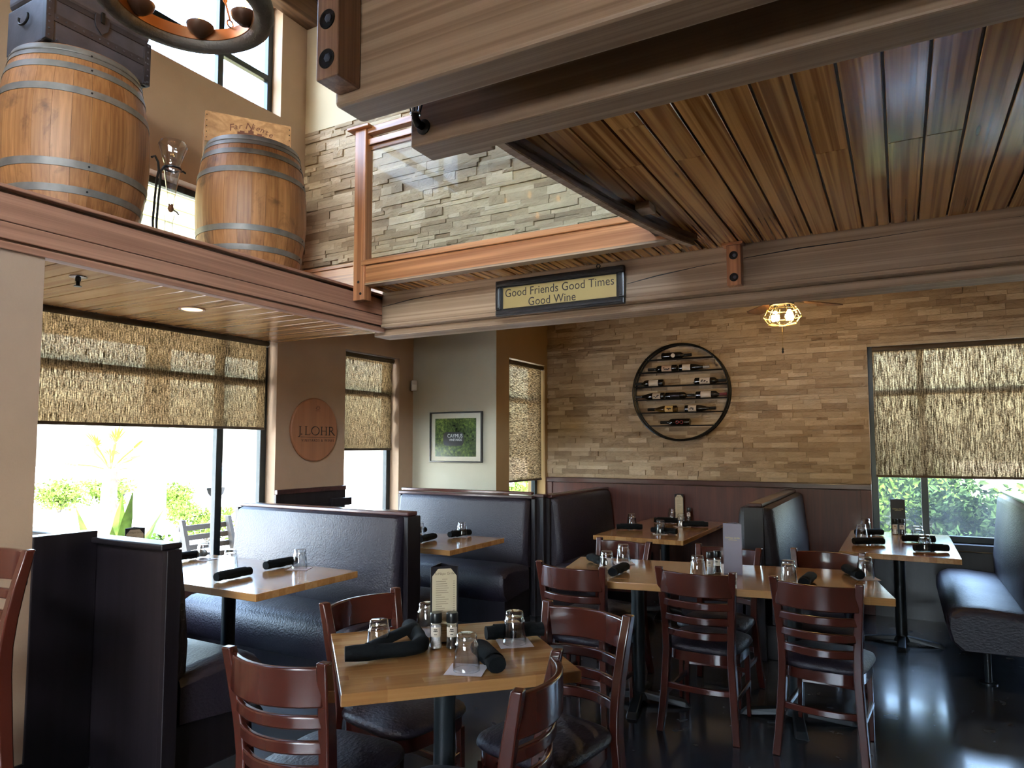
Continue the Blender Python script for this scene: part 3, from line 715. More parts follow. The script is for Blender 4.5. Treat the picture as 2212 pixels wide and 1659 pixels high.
def make_table(name, w, d, rz, c, label, group, round_col=.039, cross=True, foot=.27):
    root = empty(name, (c[0], c[1], 0), R(rz)); tag(root, label, 'table', group)
    def bl(mb, nm, mat, **k):
        o = bpy.data.objects.new(nm, mb.mesh(nm, k.get('smooth', False))); o.data.materials.append(M[mat]); link(o, root, False)
        if k.get('bevel'): b = o.modifiers.new('bevel', 'BEVEL'); b.width = k['bevel']; b.segments = 2; b.limit_method = 'ANGLE'
        return o
    bl(B(-w / 2, w / 2, -d / 2, d / 2, .722, .76), 'tabletop', 'butcher_block', bevel=.003)
    bl(MB().lathe([(0, .03), (round_col, .03), (round_col, .69), (round_col * 1.5, .70), (round_col * 1.5, .712), (0, .712)], 20), 'column', 'column_metal', smooth=True)
    bl(B(-.16, .16, -.03, .03, .708, .722).box(-.03, .03, -.16, .16, .708, .7215), 'top_spider', 'column_metal')
    bs = bl(MB().lathe([(0, .02), (.06, .02), (.06, .035), (.045, .06), (0, .06)], 16), 'base_hub', 'column_metal', smooth=True)
    for k in range(4 if cross else 2):
        a = k * math.pi / (2 if cross else 1); m = Matrix.Rotation(a, 4, 'Z')
        mb = MB(); vs = [(.03, -.03, .025), (.03, .03, .025), (.03, .025, .062), (.03, -.025, .062), (foot, -.036, .0), (foot, .036, .0), (foot, .025, .03), (foot, -.025, .03), (foot + .03, -.03, 0), (foot + .03, .03, 0)]
        mb.add([m @ Vector(v) for v in vs], ((0, 3, 2, 1), (0, 1, 5, 4), (1, 2, 6, 5), (2, 3, 7, 6), (3, 0, 4, 7), (4, 5, 9, 8), (7, 8, 9, 6), (6, 9, 5), (4, 8, 7)))
        bl(mb, 'foot', 'column_metal', bevel=.004)
    return root
make_table('square_table', .775, .71, 46, (-1.47, 2.14), 'square butcher-block table in the foreground set for four', None)
u = Vector((math.cos(R(11)), math.sin(R(11)))); v_ = Vector((-u.y, u.x)); o_ = Vector((-1.75, 3.58))
for k, s in enumerate((.25, .75)):
    c = o_ + u * 1.74 * s + v_ * .40
    make_table('square_table', .868, .80, 11, c, ('left half of the long butcher-block table, nearer the booths', 'right half of the long butcher-block table, holding menu holder')[k], 'two tables pushed together')
make_table('booth_table', 1.32, .75, 0, (-3.50, 2.845), 'butcher-block booth table by the patio window', 'booth tables', foot=.25)
make_table('booth_table', 1.30, .78, 0, (-3.47, 4.55), 'butcher-block booth table between the two blue-lit benches', 'booth tables', foot=.25)
make_table('booth_table', 1.56, .76, 90, (-1.89, 6.25), 'butcher-block booth table in front of the stone wall', 'booth tables', foot=.25)
make_table('booth_table', 1.42, .735, 90, (-.038, 6.19), 'butcher-block booth table by the large right window', 'booth tables', foot=.25)

def make_bench(label, W_, loc, rz, double=False, capz=1.05, legs=False, redcap=False, endwood=True, capmat='dark_cap'):
    # local: faces +y, back plane at y=0, width along x
    root = empty('booth_bench', (loc[0], loc[1], 0), R(rz)); tag(root, label, 'bench', 'dark vinyl booth benches')
    def bl(mb, nm, mat, smooth=False, bevel=0., par=None):
        o = bpy.data.objects.new(nm, mb.mesh(nm, smooth, 45)); o.data.materials.append(M[mat]); link(o, par or root, False)
        if bevel:
            b = o.modifiers.new('bevel', 'BEVEL'); b.width = bevel; b.segments = 3; b.limit_method = 'ANGLE'; b.angle_limit = R(30)
        return o
    h = W_ / 2
    y0 = -.035 if double else 0
    bl(B(-h + .02, h - .02, y0, .035, .0 if not legs else .2, capz - .01), 'back_panel', 'bench_panel', bevel=.003)
    bl(B(-h, h, y0 - .03 if not double else -.05, .05 if double else .075, capz - .01, capz + .018), 'top_cap', capmat, bevel=.008)
    if redcap: bl(B(-h + .03, h, -.02, .03, capz + .022, capz + .05), 'cap_molding', 'mahogany', bevel=.006)
    if endwood:
        for s in (-1, 1): bl(B(s * h - .018, s * h + .018, y0 - .04 if double else -.012, .06, 0 if not legs else .2, capz - .011), 'end_panel', 'bench_panel', bevel=.004)
    sides = (1, -1) if double else (1,)
    for sd in sides:
        f = lambda y: sd * y
        # leaning padded backrest
        n = 10; prof = [(.045, .44), (.13, .43), (.160, .47), (.165, .60), (.140, .85), (.120, capz - .05), (.112, capz - .02), (.075, capz - .004), (.045, capz - .012)]
        mb = MB(); vs = []
        xs = [-h + .03, -h + .045, -h + .075, h - .075, h - .045, h - .03]; ins = [.055, .018, 0, 0, .018, .055]
        for x, i_ in zip(xs, ins):
            for (y, z) in prof:
                yy = max(.045, y - i_) if y > .05 else y; zz = z - (i_ * .4 if z > 1 else 0)
                vs.append((x, f(yy), zz))
        k = len(prof); fs = []
        for i in range(len(xs) - 1):
            for j in range(k):
                q = (i * k + j, (i + 1) * k + j, (i + 1) * k + (j + 1) % k, i * k + (j + 1) % k); fs.append(q if sd < 0 else q[::-1])
        e1 = tuple(range(k)); e2 = tuple((len(xs) - 1) * k + j for j in range(k)); fs += [e1 if sd > 0 else e1[::-1], e2[::-1] if sd > 0 else e2]
        bk = bl(mb.add(vs, fs), 'backrest', 'vinyl', True)
        # seat: rolled front
        prof = [(.10, .24 if not legs else .205), (.50, .20), (.555, .25), (.575, .33), (.572, .40), (.545, .452), (.49, .478), (.38, .485), (.20, .470), (.10, .462)]
        mb = MB(); vs = []
        xs = [-h + .02, -h + .03, -h + .06, -h + .12, h - .12, h - .06, h - .03, h - .02]; ins = [.055, .025, .008, 0, 0, .008, .025, .055]
        for x, i_ in zip(xs, ins):
            for (y, z) in prof:
                vs.append((x, f(y - i_ * .3 if y > .4 else y), z - i_ * .9 if z > .4 else z + i_ * .2))
        k = len(prof); fs = []
        for i in range(len(xs) - 1):
            for j in range(k):
                q = (i * k + j, (i + 1) * k + j, (i + 1) * k + (j + 1) % k, i * k + (j + 1) % k); fs.append(q if sd > 0 else q[::-1])
        e1 = tuple(range(k)); e2 = tuple((len(xs) - 1) * k + j for j in range(k)); fs += [e1[::-1] if sd > 0 else e1, e2 if sd > 0 else e2[::-1]]
        bl(mb.add(vs, fs), 'seat', 'vinyl', True)
        if legs:
            for x in (-h + .12, h - .12):
                bl(MB().tube([(x, f(.36), .01), (x, f(.36), .23)], .02, 10), 'leg', 'black_metal', True)
                bl(MB().lathe([(0, 0), (.05, 0), (.05, .008), (0, .012)], 16, (x, f(.36), 0)), 'leg_plate', 'black_metal', True)
        else:
            bl(B(-h + .04, h - .04, min(f(.05), f(.50)), max(f(.05), f(.50)), .0, .235), 'base_box', 'bench_panel', bevel=.003)
    return root
make_bench('dark booth bench at left, its plain back turned to us', 1.56, (-3.63, 1.985), 0, capmat='bench_panel')
make_bench('large blue-lit vinyl booth bench behind the patio window table', 1.60, (-3.60, 3.70), 0, double=True, capz=1.055)
make_bench('far vinyl booth bench with red cap below the framed picture', 1.50, (-3.63, 5.62), 180, capz=1.04, redcap=True)
make_bench('shadowed vinyl booth bench at left end of stone wall', 1.40, (-2.83, 6.385), -90, capz=1.045)
make_bench('double vinyl booth bench dividing the two stone wall tables', 1.84, (-.925, 6.15), -90, double=True, capz=1.075)
make_bench('vinyl booth bench on legs at right edge under the window', 1.76, (.80, 6.18), 90, capz=1.11, legs=True)
cp_ = trim_(B(-2.872, -2.80, 5.605, 5.68, 0, 1.045), 'bench_panel', 'dark corner post between the two far booth benches', bevel=.004)
B(-2.885, -2.79, 5.59, 5.69, 1.045, 1.07).build('post_cap', 'dark_cap', cp_, bevel=.004)
# ================================================================== TABLE SETTINGS
TZ = .7605
def proto(name, mb, mat, **k): 
    o = mb.build(name, mat, None, **k); o_children[o.name] = []; return o
g_prof = [(.0428, .0), (.0455, .0), (.0432, .03), (.0388, .074), (.0395, .080), (.0382, .086), (.0345, .089), (.0340, .108), (.0315, .1165), (.028, .118), (0, .1165), ]
g_in = [(0, .098), (.028, .0965), (.031, .088), (.0355, .072), (.0405, .028), (.0428, .0)]
glass_me = MB().lathe(g_prof + g_in, 28).mesh('tumbler', True, 60); glass_me.materials.append(M['tumbler_glass'])
def tumbler(x, y, label, z=TZ + .0016):
    o = bpy.data.objects.new('tumbler', glass_me); COL.objects.link(o); o.location = (x, y, z); o.rotation_euler = (0, 0, random.uniform(0, 3))
    tag(o, label, 'glass', 'upturned glass tumblers on the tables'); return o
nk = MB(); vs = []
for k_ in (0, 1):
    for j in range(7):
        for i in range(7):
            e = .0012 * math.sin(i * 1.7) * math.cos(j * 1.3) if (i in (0, 6) or j in (0, 6)) else 0
            vs.append(((i / 6 - .5) * .125, (j / 6 - .5) * .125, k_ * .0012 + abs(e)))
fs = [(j * 7 + i, (j + 1) * 7 + i, (j + 1) * 7 + i + 1, j * 7 + i + 1) for j in range(6) for i in range(6)] + [(49 + j * 7 + i, 49 + j * 7 + i + 1, 49 + (j + 1) * 7 + i + 1, 49 + (j + 1) * 7 + i) for j in range(6) for i in range(6)]
nap_me = nk.add(vs, fs).mesh('cocktail_napkin'); nap_me.materials.append(M['paper_napkin'])
def cocktail(x, y, rz, label):
    o = bpy.data.objects.new('cocktail_napkin', nap_me); COL.objects.link(o); o.location = (x, y, TZ); o.rotation_euler = (0, 0, R(rz)); tag(o, label, 'napkin', 'paper cocktail napkins under the tumblers')
def roll(pts, label, r=.0275, bent=False):
    P = [Vector((p[0], p[1], 0)) for p in pts]
    if not bent:  # all bundles are about the same real length
        a, b = P[0], P[-1]; m = (a + b) / 2; d = (b - a).normalized(); ln = .225; P = [m - d * ln / 2, m + d * ln / 2]
    # resample
    seg = []; N_ = 14
    tot = sum((P[i + 1] - P[i]).length for i in range(len(P) - 1))
    for k in range(N_ + 1):
        t = tot * k / N_; i = 0
        while i < len(P) - 2 and t > (P[i + 1] - P[i]).length: t -= (P[i + 1] - P[i]).length; i += 1
        seg.append(P[i].lerp(P[i + 1], min(1, t / (P[i + 1] - P[i]).length)))
    rn = random.Random(hash(label) & 1023); rs = []
    for k in range(N_ + 1): rs.append(r * (1 + .10 * math.sin(k * .9 + rn.random() * 3) + rn.uniform(-.05, .05)) * (.93 if k in (0, N_) else 1))
    z = TZ + r * .86 * 1.16 + .001
    root = empty('napkin_roll', (seg[N_ // 2].x, seg[N_ // 2].y, TZ)); tag(root, label, 'napkin roll', 'black rolled napkins with cutlery')
    MB().tube([(p.x, p.y, z) for p in seg], rs, 12, True, .86).build('wrapped_cloth', 'napkin_cloth', root, smooth=True, angle=50)
    # loose outer flap spiralling round the bundle
    d = (seg[9] - seg[3]); d.normalize(); w = Vector((-d.y, d.x, 0)); vs = []; n = 11
    for k in range(n):
        a = R(-10 + 17 * k); rr = r * (1.13 + .012 * k)
        for s in (2, 12): 
            q = seg[s] + w * math.cos(a) * rr; vs.append((q.x, q.y, z + math.sin(a) * rr * .86))
    MB().add(vs, [(2 * k, 2 * k + 1, 2 * k + 3, 2 * k + 2) for k in range(n - 1)]).build('flap', 'napkin_cloth', root, smooth=True)
    return root
def menu(cx, cy_, rz, label, H=.285, w=.105, style='dark', cream=True):
    # triangular table tent; local front face looks toward -y
    root = empty('menu_holder', (cx, cy_, TZ), R(rz)); tag(root, label, 'menu holder', 'triangular menu holders')
    m = Matrix.Translation((cx, cy_, TZ)) @ Matrix.Rotation(R(rz), 4, 'Z')
    A = Vector((-w / 2, -w * .29, 0)); B_ = Vector((w / 2, -w * .29, 0)); Cc = Vector((0, w * .58, 0)); t = .003
    face = {'dark': 'menu_board', 'lilac': 'menu_lilac_sheen'}[style]
    for i, (p, q) in enumerate(((A, B_), (B_, Cc), (Cc, A))):
        d = (q - p).normalized(); nrm = Vector((d.y, -d.x, 0)) * t
        poly = [p, q, q - nrm, p - nrm]
        MB().prism([m @ x for x in poly], (0, 0, H)).build('panel', face, root, bevel=.0008, seg=1)
    def card(p, q, nm='menu_card'):
        d = (q - p).normalized(); nrm = Vector((d.y, -d.x, 0)); a = p + d * .006 + nrm * .0004; b = q - d * .006 + nrm * .0004; c = .022
        pts = [a, b, b + Vector((0, 0, H - .014 - c)), b - d * c + Vector((0, 0, H - .008)), a + d * c + Vector((0, 0, H - .008)), a + Vector((0, 0, H - .014 - c))]
        MB().prism([m @ (x + Vector((0, 0, .006 if k < 2 else 0))) for k, x in enumerate(pts)], (m.to_3x3() @ nrm) * .0012).build(nm, 'paper_cream', root)
        return a, b, d, nrm
    def pos(a, d, nrm, u, z): return m @ (a + d * u + nrm * .0022 + Vector((0, 0, z)))
    if cream:
        a, b, d, nrm = card(A, B_); ang = R(rz) + math.atan2(d.y, d.x); L_ = (b - a).length
        txt('heading', 'SoNapa Grille', .0135, 'print_ink', pos(a, d, nrm, L_ / 2, H - .026), (R(90), 0, ang), root, ext=.0002, shear=.15)
        mb = MB(); rn = random.Random(5)
        for k in range(26):
            z = H - .048 - k * .0083
            if z < .012: break
            if k in (0, 24): spans = [(L_ * .4, L_ * .62)]
            else: spans = [(.014, .014 + rn.uniform(.02, .05)), (L_ - .014, L_ - .006)]
            for s0, s1 in spans:
                q = [pos(a, d, nrm, s0, z), pos(a, d, nrm, s1, z), pos(a, d, nrm, s1, z + .0020), pos(a, d, nrm, s0, z + .0020)]
                mb.add(q, ((0, 1, 2, 3),))
        tag(mb.build('small_print', 'print_fine', root), kind='stuff'); card(Cc, A)
    else:
        d = Vector((1, 0, 0)); nrm = Vector((0, -1, 0)); a = A
        txt('heading', 'SoNapa Grille', .0145, 'gold_ink', pos(a, d, nrm, w / 2, H * .72) , (R(90), 0, R(rz)), root, ext=.0002, shear=.15)
        MB().add([pos(a, d, nrm, w * .28, H * .675), pos(a, d, nrm, w * .74, H * .675), pos(a, d, nrm, w * .74, H * .682), pos(a, d, nrm, w * .28, H * .682)], ((0, 1, 2, 3),)).build('small_print', 'gold_ink', root)
        card(B_, Cc)
    return root
def shaker(x, y, kind, label, toward=(0, -1)):
    root = empty(kind + '_grinder', (x, y, TZ)); tag(root, label, 'grinder', 'salt and pepper grinders')
    bot = [(0, .003), (.020, .0), (.0235, .004), (.0235, .014), (.019, .030), (.0205, .055), (.0205, .088), (.017, .094), (0, .094)]
    MB().lathe(bot, 18, (x, y, TZ)).build('glass_body', 'tumbler_glass', root, smooth=True)
    fill = [(0, .005), (.0195, .005), (.021, .014), (.0168, .030), (.018, .05 if kind == 'pepper' else .08), (0, .05 if kind == 'pepper' else .08)]
    MB().lathe(fill, 16, (x, y, TZ)).build('contents', kind, root, smooth=True)
    MB().lathe([(0, .094), (.0205, .094), (.022, .097), (.022, .126), (.020, .130), (0, .130)], 20, (x, y, TZ)).build('cap', 'black_plastic', root, smooth=True)
    a0 = math.atan2(toward[1], toward[0]); vs = []
    for k in range(9):
        a = a0 + R(-60 + 15 * k)
        for z in (.045, .080): vs.append((x + .0211 * math.cos(a), y + .0211 * math.sin(a), TZ + z))
    lb_ = MB().add(vs, [(2 * k, 2 * k + 2, 2 * k + 3, 2 * k + 1) for k in range(8)]).build('label', 'label_white', root, smooth=True)
    mb = MB()
    for z, h, wd in ((.070, .004, 18), (.064, .004, 22), (.054, .002, 14)):
        vs = []
        for k in range(3):
            a = a0 + R(wd * (k - 1))
            for q in (z, z + h): vs.append((x + .0214 * math.cos(a), y + .0214 * math.sin(a), TZ + q))
        mb.add(vs, ((0, 2, 3, 1), (2, 4, 5, 3)))
    mb.build('label_print', 'print_dark', root)
# front square table
tumbler(-1.654, 1.992, 'upturned tumbler behind the bent napkin on front table')
tumbler(-1.664, 2.298, 'upturned tumbler half hidden behind the front table menu holder')
tumbler(-1.28, 1.99, 'upturned tumbler at front table edge, nearest to us')
tumbler(-1.292, 2.341, 'upturned tumbler at right corner of the front table')
cocktail(-1.664, 2.298, 20, 'paper napkin under tumbler behind front menu holder'); cocktail(-1.28, 1.99, 20, 'paper napkin under the nearest tumbler'); cocktail(-1.292, 2.341, 40, 'paper napkin under right corner tumbler of front table')
roll([(-1.680, 1.845), (-1.60, 1.925), (-1.52, 2.01), (-1.525, 2.075), (-1.60, 2.15), (-1.72, 2.255)], 'bent black napkin roll wrapped around a tumbler on front table', .031, True)
roll([(-1.347, 2.161), (-1.145, 1.977)], 'black napkin roll beside the nearest tumbler, slanting to table edge', .031)
roll([(-1.408, 2.302), (-1.23, 2.477)], 'black napkin roll behind right corner tumbler of front table', .030)
menu(-1.545, 2.235, 43, 'dark menu holder with cream menu card on front table', cream=True)
shaker(-1.512, 2.143, 'salt', 'salt grinder in front of the cream menu card', (.5, -.86)); shaker(-1.462, 2.174, 'pepper', 'pepper grinder in front of the cream menu card', (.5, -.86))
# patio window booth table
tumbler(-4.007, 3.05, 'upturned tumbler nearest the patio window'); tumbler(-3.552, 2.89, 'upturned tumbler washed out by glare on patio window table'); tumbler(-3.203, 3.11, 'upturned tumbler at right of patio window table')
cocktail(-4.007, 3.05, 10, 'paper napkin under tumbler nearest the patio window'); cocktail(-3.203, 3.11, 25, 'paper napkin under right tumbler of patio window table')
roll([(-4.08, 2.90), (-4.084, 3.11)], 'black napkin roll nearest the patio window'); roll([(-3.278, 2.58), (-3.278, 2.80)], 'black napkin roll at near edge of patio window table'); roll([(-3.335, 2.97), (-3.327, 3.19)], 'black napkin roll left of right tumbler on patio window table')
menu(-4.05, 2.60, 60, 'menu holder with brown card at window end of left booth table', H=.25, cream=True)
# second left booth table
tumbler(-3.70, 4.86, 'upturned tumbler farthest back on second left booth table'); tumbler(-3.447, 4.64, 'upturned tumbler peeking past the blue-lit bench end'); tumbler(-3.156, 4.83, 'upturned tumbler at right of second left booth table')
cocktail(-3.156, 4.83, 15, 'paper napkin under tumbler on second left booth table')
roll([(-3.23, 4.35), (-3.26, 4.60)], 'black napkin roll peeking past the blue-lit bench end'); roll([(-3.20, 4.72), (-3.15, 4.93)], 'black napkin roll behind tumbler on second left booth table'); roll([(-3.59, 4.68), (-3.585, 4.90)], 'black napkin roll farthest back on second left booth table')
# stone wall booth table
tumbler(-2.194, 6.22, 'upturned tumbler left on the stone wall booth table'); tumbler(-1.792, 5.794, 'upturned tumbler front centre of stone wall booth table'); tumbler(-1.786, 6.42, 'upturned tumbler right on the stone wall booth table'); tumbler(-2.02, 6.93, 'upturned tumbler before menu holder at stone wall')
cocktail(-1.792, 5.794, 20, 'paper napkin under front tumbler at stone wall table'); cocktail(-1.786, 6.42, 30, 'paper napkin under right tumbler at stone wall table')
roll([(-2.215, 5.91), (-2.031, 6.0)], 'black napkin roll at left of stone wall booth table'); roll([(-1.902, 5.84), (-1.636, 5.80)], 'black napkin roll at front of stone wall booth table'); roll([(-2.091, 6.62), (-1.904, 6.66)], 'black napkin roll at back of stone wall booth table'); roll([(-1.731, 6.42), (-1.60, 6.47)], 'black napkin roll at right of stone wall booth table')
menu(-1.97, 6.99, 25, 'narrow menu holder against the mahogany wainscot', H=.26, w=.09, cream=True); shaker(-1.86, 6.96, 'pepper', 'pepper grinder beside the wainscot menu holder')
# right window booth table
tumbler(-.285, 6.76, 'upturned tumbler farthest left on right window table'); tumbler(-.294, 6.25, 'upturned tumbler left front on right window table'); tumbler(.096, 6.33, 'upturned tumbler right back on right window table'); tumbler(.126, 5.739, 'upturned tumbler nearest corner of right window table')
cocktail(.126, 5.739, 10, 'paper napkin under nearest tumbler of right window table'); cocktail(-.294, 6.25, 15, 'paper napkin under left front tumbler of right window table')
roll([(-.345, 6.49), (-.155, 6.60)], 'black napkin roll at far left of right window table'); roll([(-.335, 5.87), (-.13, 5.98)], 'black napkin roll at near left of right window table'); roll([(-.014, 6.24), (.211, 6.30)], 'black napkin roll at far right of right window table'); roll([(.054, 5.70), (.275, 5.80)], 'black napkin roll at near right of right window table')
menu(-.04, 6.83, 6, 'dark menu holder against the large right window', H=.29, w=.11, cream=False); shaker(-.062, 6.745, 'salt', 'salt grinder by the right window menu holder'); shaker(-.010, 6.755, 'pepper', 'pepper grinder by the right window menu holder')
# long joined tables
tumbler(-1.546, 3.935, 'upturned tumbler left front on the long table'); tumbler(-1.559, 4.255, 'upturned tumbler left back on the long table'); tumbler(-1.032, 4.03, 'upturned tumbler middle of long table beside shakers'); tumbler(-.557, 4.10, 'upturned tumbler behind right chair of long table'); tumbler(-.195, 4.43, 'upturned tumbler at far right end of long table')
cocktail(-1.559, 4.255, 30, 'paper napkin under left back tumbler of long table'); cocktail(-.195, 4.43, 20, 'paper napkin under far right tumbler of long table')
roll([(-1.76, 4.20), (-1.62, 4.06)], 'black napkin roll behind left front tumbler of long table'); roll([(-1.447, 3.765), (-1.45, 4.0)], 'black napkin roll at left front of long table'); roll([(-.465, 3.98), (-.449, 4.19)], 'black napkin roll seen end-on above right chair'); roll([(-.305, 4.57), (-.215, 4.34)], 'black napkin roll at right end of long table')
menu(-.87, 4.225, 0, 'menu holder with painted lilac window sheen and gold lettering on long table', H=.29, w=.105, style='lilac', cream=False)
shaker(-.985, 4.13, 'salt', 'salt grinder left of lilac menu holder'); shaker(-.958, 4.19, 'pepper', 'pepper grinder left of lilac menu holder')

# ================================================================== LEDGE: BARRELS, TRUNK, CRATE, DECANTER
ZL = 2.623
def barrel(loc, rz, label):
    root = empty('wine_barrel', loc, rz); tag(root, label, 'barrel', 'oak wine barrels on the ledge')
    H = .87; r0, r1 = .292, .354
    def rad(t): return r1 - (r1 - r0) * (2 * t - 1) ** 2
    if not barrel_mesh:
        n = 26; a = math.pi / n * .988; vs = []; K = 15
        for k in range(K):
            t = k / (K - 1); r = rad(t)
            for s, rr in ((-1, r), (0, r * 1.001), (1, r), (1, r - .025), (-1, r - .025)): vs.append((rr * math.cos(s * a), rr * math.sin(s * a), t * H))
        fs = [(k * 5 + j, k * 5 + (j + 1) % 5, (k + 1) * 5 + (j + 1) % 5, (k + 1) * 5 + j) for k in range(K - 1) for j in range(5)]
        fs += [(4, 3, 2, 1, 0), tuple((K - 1) * 5 + j for j in range(5))]
        me = MB().add(vs, fs).mesh('stave', True, 30); me.materials.append(M['oak_barrel']); barrel_mesh['stave'] = me
        for i, (t0, t1) in enumerate(((.925, .995), (.845, .885), (.70, .742), (.27, .312), (.13, .17), (.005, .06))):
            pr = []
            for q in range(5): t = t0 + (t1 - t0) * q / 4; pr.append((rad(t) + .0035, t * H))
            pr += [(rad(t1) - .002, t1 * H)]; pr = [(rad(t0) - .002, t0 * H)] + pr
            mb = MB().lathe(pr, 48)
            if i == 0: mb.lathe([(rad(.96) + .0035, .955 * H), (rad(.96) + .007, .957 * H), (rad(.96) + .007, .963 * H), (rad(.96) + .0035, .965 * H)], 48)
            me = mb.mesh('hoop', True, 40); me.materials.append(M['hoop_steel']); barrel_mesh['hoop%d' % i] = me
        me = MB().lathe([(0, 0), (r0 - .02, 0), (r0 - .02, .02), (0, .02)], 40).mesh('head', False); me.materials.append(M['oak_barrel']); barrel_mesh['head'] = me
        mb = MB()
        for t in (.96, .866, .722, .29, .15): mb.tube([(rad(t) + .0035, 0, t * H), (rad(t) + .007, 0, t * H)], .005, 6)
        me = mb.mesh('rivets'); me.materials.append(M['iron']); barrel_mesh['rivets'] = me
    for k in range(26):
        o = bpy.data.objects.new('stave', barrel_mesh['stave']); link(o, root, False); o.rotation_euler = (0, 0, 2 * math.pi * k / 26)
    for i in range(6):
        o = bpy.data.objects.new('hoop', barrel_mesh['hoop%d' % i]); link(o, root, False)
    for z in (.815, .02):
        o = bpy.data.objects.new('head', barrel_mesh['head']); link(o, root, False); o.location = (0, 0, z)
    o = bpy.data.objects.new('rivets', barrel_mesh['rivets']); link(o, root, False); tag(o, kind='stuff'); o.rotation_euler = (0, 0, R(-35))
barrel_mesh = {}
barrel((-3.785, 2.02, ZL), .3, 'large oak wine barrel with black trunk on top')
barrel((-3.785, 3.18, ZL), 1.1, 'oak wine barrel with pine wine crate on top')
# trunk
TB = ZL + .872
tr = tag(empty('steamer_trunk', (-3.77, 2.02, TB)), 'black metal steamer trunk with rivets and lock on the barrel', 'trunk')
tx0, tx1, ty0, ty1 = -3.96, -3.59, 1.755, 2.292
B(tx0, tx1, ty0, ty1, TB, TB + .24).build('body', 'trunk_metal', tr, bevel=.008)
B(tx0, tx1 + .004, ty0 - .004, ty1 + .004, TB + .243, TB + .40).build('lid', 'trunk_metal', tr, bevel=.03, seg=4)
for z0, z1 in ((TB + .105, TB + .145), (TB + .215, TB + .243)): B(tx1, tx1 + .006, ty0 + .03, ty1 - .03, z0, z1).build('band', 'trunk_dark', tr, bevel=.002)
for a, b in ((ty0 - .004, ty0 + .035), (ty1 - .035, ty1 + .004)): B(tx1 - .03, tx1 + .007, a, b, TB, TB + .24).build('corner_strap', 'trunk_dark', tr, bevel=.003)
mb = MB()
for k in range(12):
    for z in (TB + .125, TB + .012): mb.lathe([(.006, 0), (.005, .003), (0, .005)], 8, (tx1 + .006, ty0 + .05 + k * .042, z), Matrix.Rotation(R(90), 4, 'Y'))
for k in range(7):
    for y in (ty0 + .012, ty1 - .012): mb.lathe([(.006, 0), (.005, .003), (0, .005)], 8, (tx1 + .007, y, TB + .02 + k * .034), Matrix.Rotation(R(90), 4, 'Y'))
tag(mb.build('rivets', 'trunk_metal', tr, smooth=True), kind='stuff')
lk = MB(); sh = [(0, .055), (.035, .055), (.04, .02), (.03, -.02), (0, -.05), (-.03, -.02), (-.04, .02), (-.035, .055)]
lk.prism([(tx1 + .006, 2.02 + a, TB + .20 + b) for a, b in sh], (.008, 0, 0)).build('lock_plate', 'trunk_dark', tr, bevel=.002)
B(tx1 + .012, tx1 + .022, 2.01, 2.03, TB + .21, TB + .27).build('hasp', 'iron', tr, bevel=.003)
pth = [(-3.78 + .045 * math.cos(R(a)), ty0 - .012, TB + .15 + .03 * math.sin(R(a))) for a in range(150, 400, 20)]
MB().tube(pth, .006, 8).build('handle', 'iron', tr, smooth=True)
# wine crate
cr = empty('wine_crate', (-3.9, 3.2, TB)); tag(cr, 'pine wine crate with script lettering on the barrel', 'crate')
ca = Vector((-3.905, 2.885, TB)); cd = Vector((.305, .440, 0)).normalized(); cn = Vector((cd.y, -cd.x, 0)); cl = .545; chh = .195; cdep = .34
mC = Matrix.Translation(ca) @ Matrix((( cd.x, -cn.x, 0, 0), (cd.y, -cn.y, 0, 0), (0, 0, 1, 0), (0, 0, 0, 1)))
def cb(nm, mat, *a, **k):
    o = MB().box(*a).build(nm, mat, cr, **k); o.data.transform(mC); return o
cb('front_board', 'crate_pine', 0, cl, 0, .012, 0, chh, bevel=.002); cb('back_board', 'crate_pine', 0, cl, cdep - .012, cdep, 0, chh, bevel=.002)
cb('end_board', 'crate_pine', .002, .014, .012, cdep - .012, 0, chh); cb('end_board', 'crate_pine', cl - .014, cl - .002, .012, cdep - .012, 0, chh)
cb('bottom_board', 'crate_pine', .014, cl - .014, .012, cdep - .012, 0, .01); cb('lid_board', 'crate_pine', .003, cl - .003, .004, cdep - .004, chh, chh + .008)
mb = MB()
for k in range(5):
    for x in (.012, cl - .012): mb.box(x - .003, x + .003, -.0015, 0, .02 + k * .038, .026 + k * .038)
o = mb.build('nails', 'iron', cr); tag(o, kind='stuff'); o.data.transform(mC)
def ctxt(body, u_, z_, size, tilt):
    p = mC @ Vector((u_, -.001, z_)); ang = math.atan2(cd.y, cd.x)
    o = txt('lettering', body, size, 'print_brown', (0, 0, 0), (0, 0, 0), None, shear=.25, ext=.0004); 
    o.data.transform(Matrix.Translation(p) @ Matrix.Rotation(ang, 4, 'Z') @ Matrix.Rotation(R(90), 4, 'X') @ Matrix.Rotation(R(tilt), 4, 'Z')); o.parent = cr; o.matrix_parent_inverse = WORLDM[cr.name].inverted()
for k, ch in enumerate('Far Niente'):
    if ch == ' ': continue
    t = (k - 4.5) / 4.5; ctxt(ch, .285 + t * .125, .145 - .03 * t * t, .066 if ch.isupper() else .054, -14 * t)
mb = MB()
for a, b, z0, z1 in ((.20, .37, .060, .098), (.215, .245, .098, .108), (.325, .355, .098, .108), (.268, .302, .098, .118), (.278, .292, .118, .126)): mb.box(a, b, -.0012, 0, z0, z1)
o = mb.build('house_print', 'print_brown', cr); o.data.transform(mC)
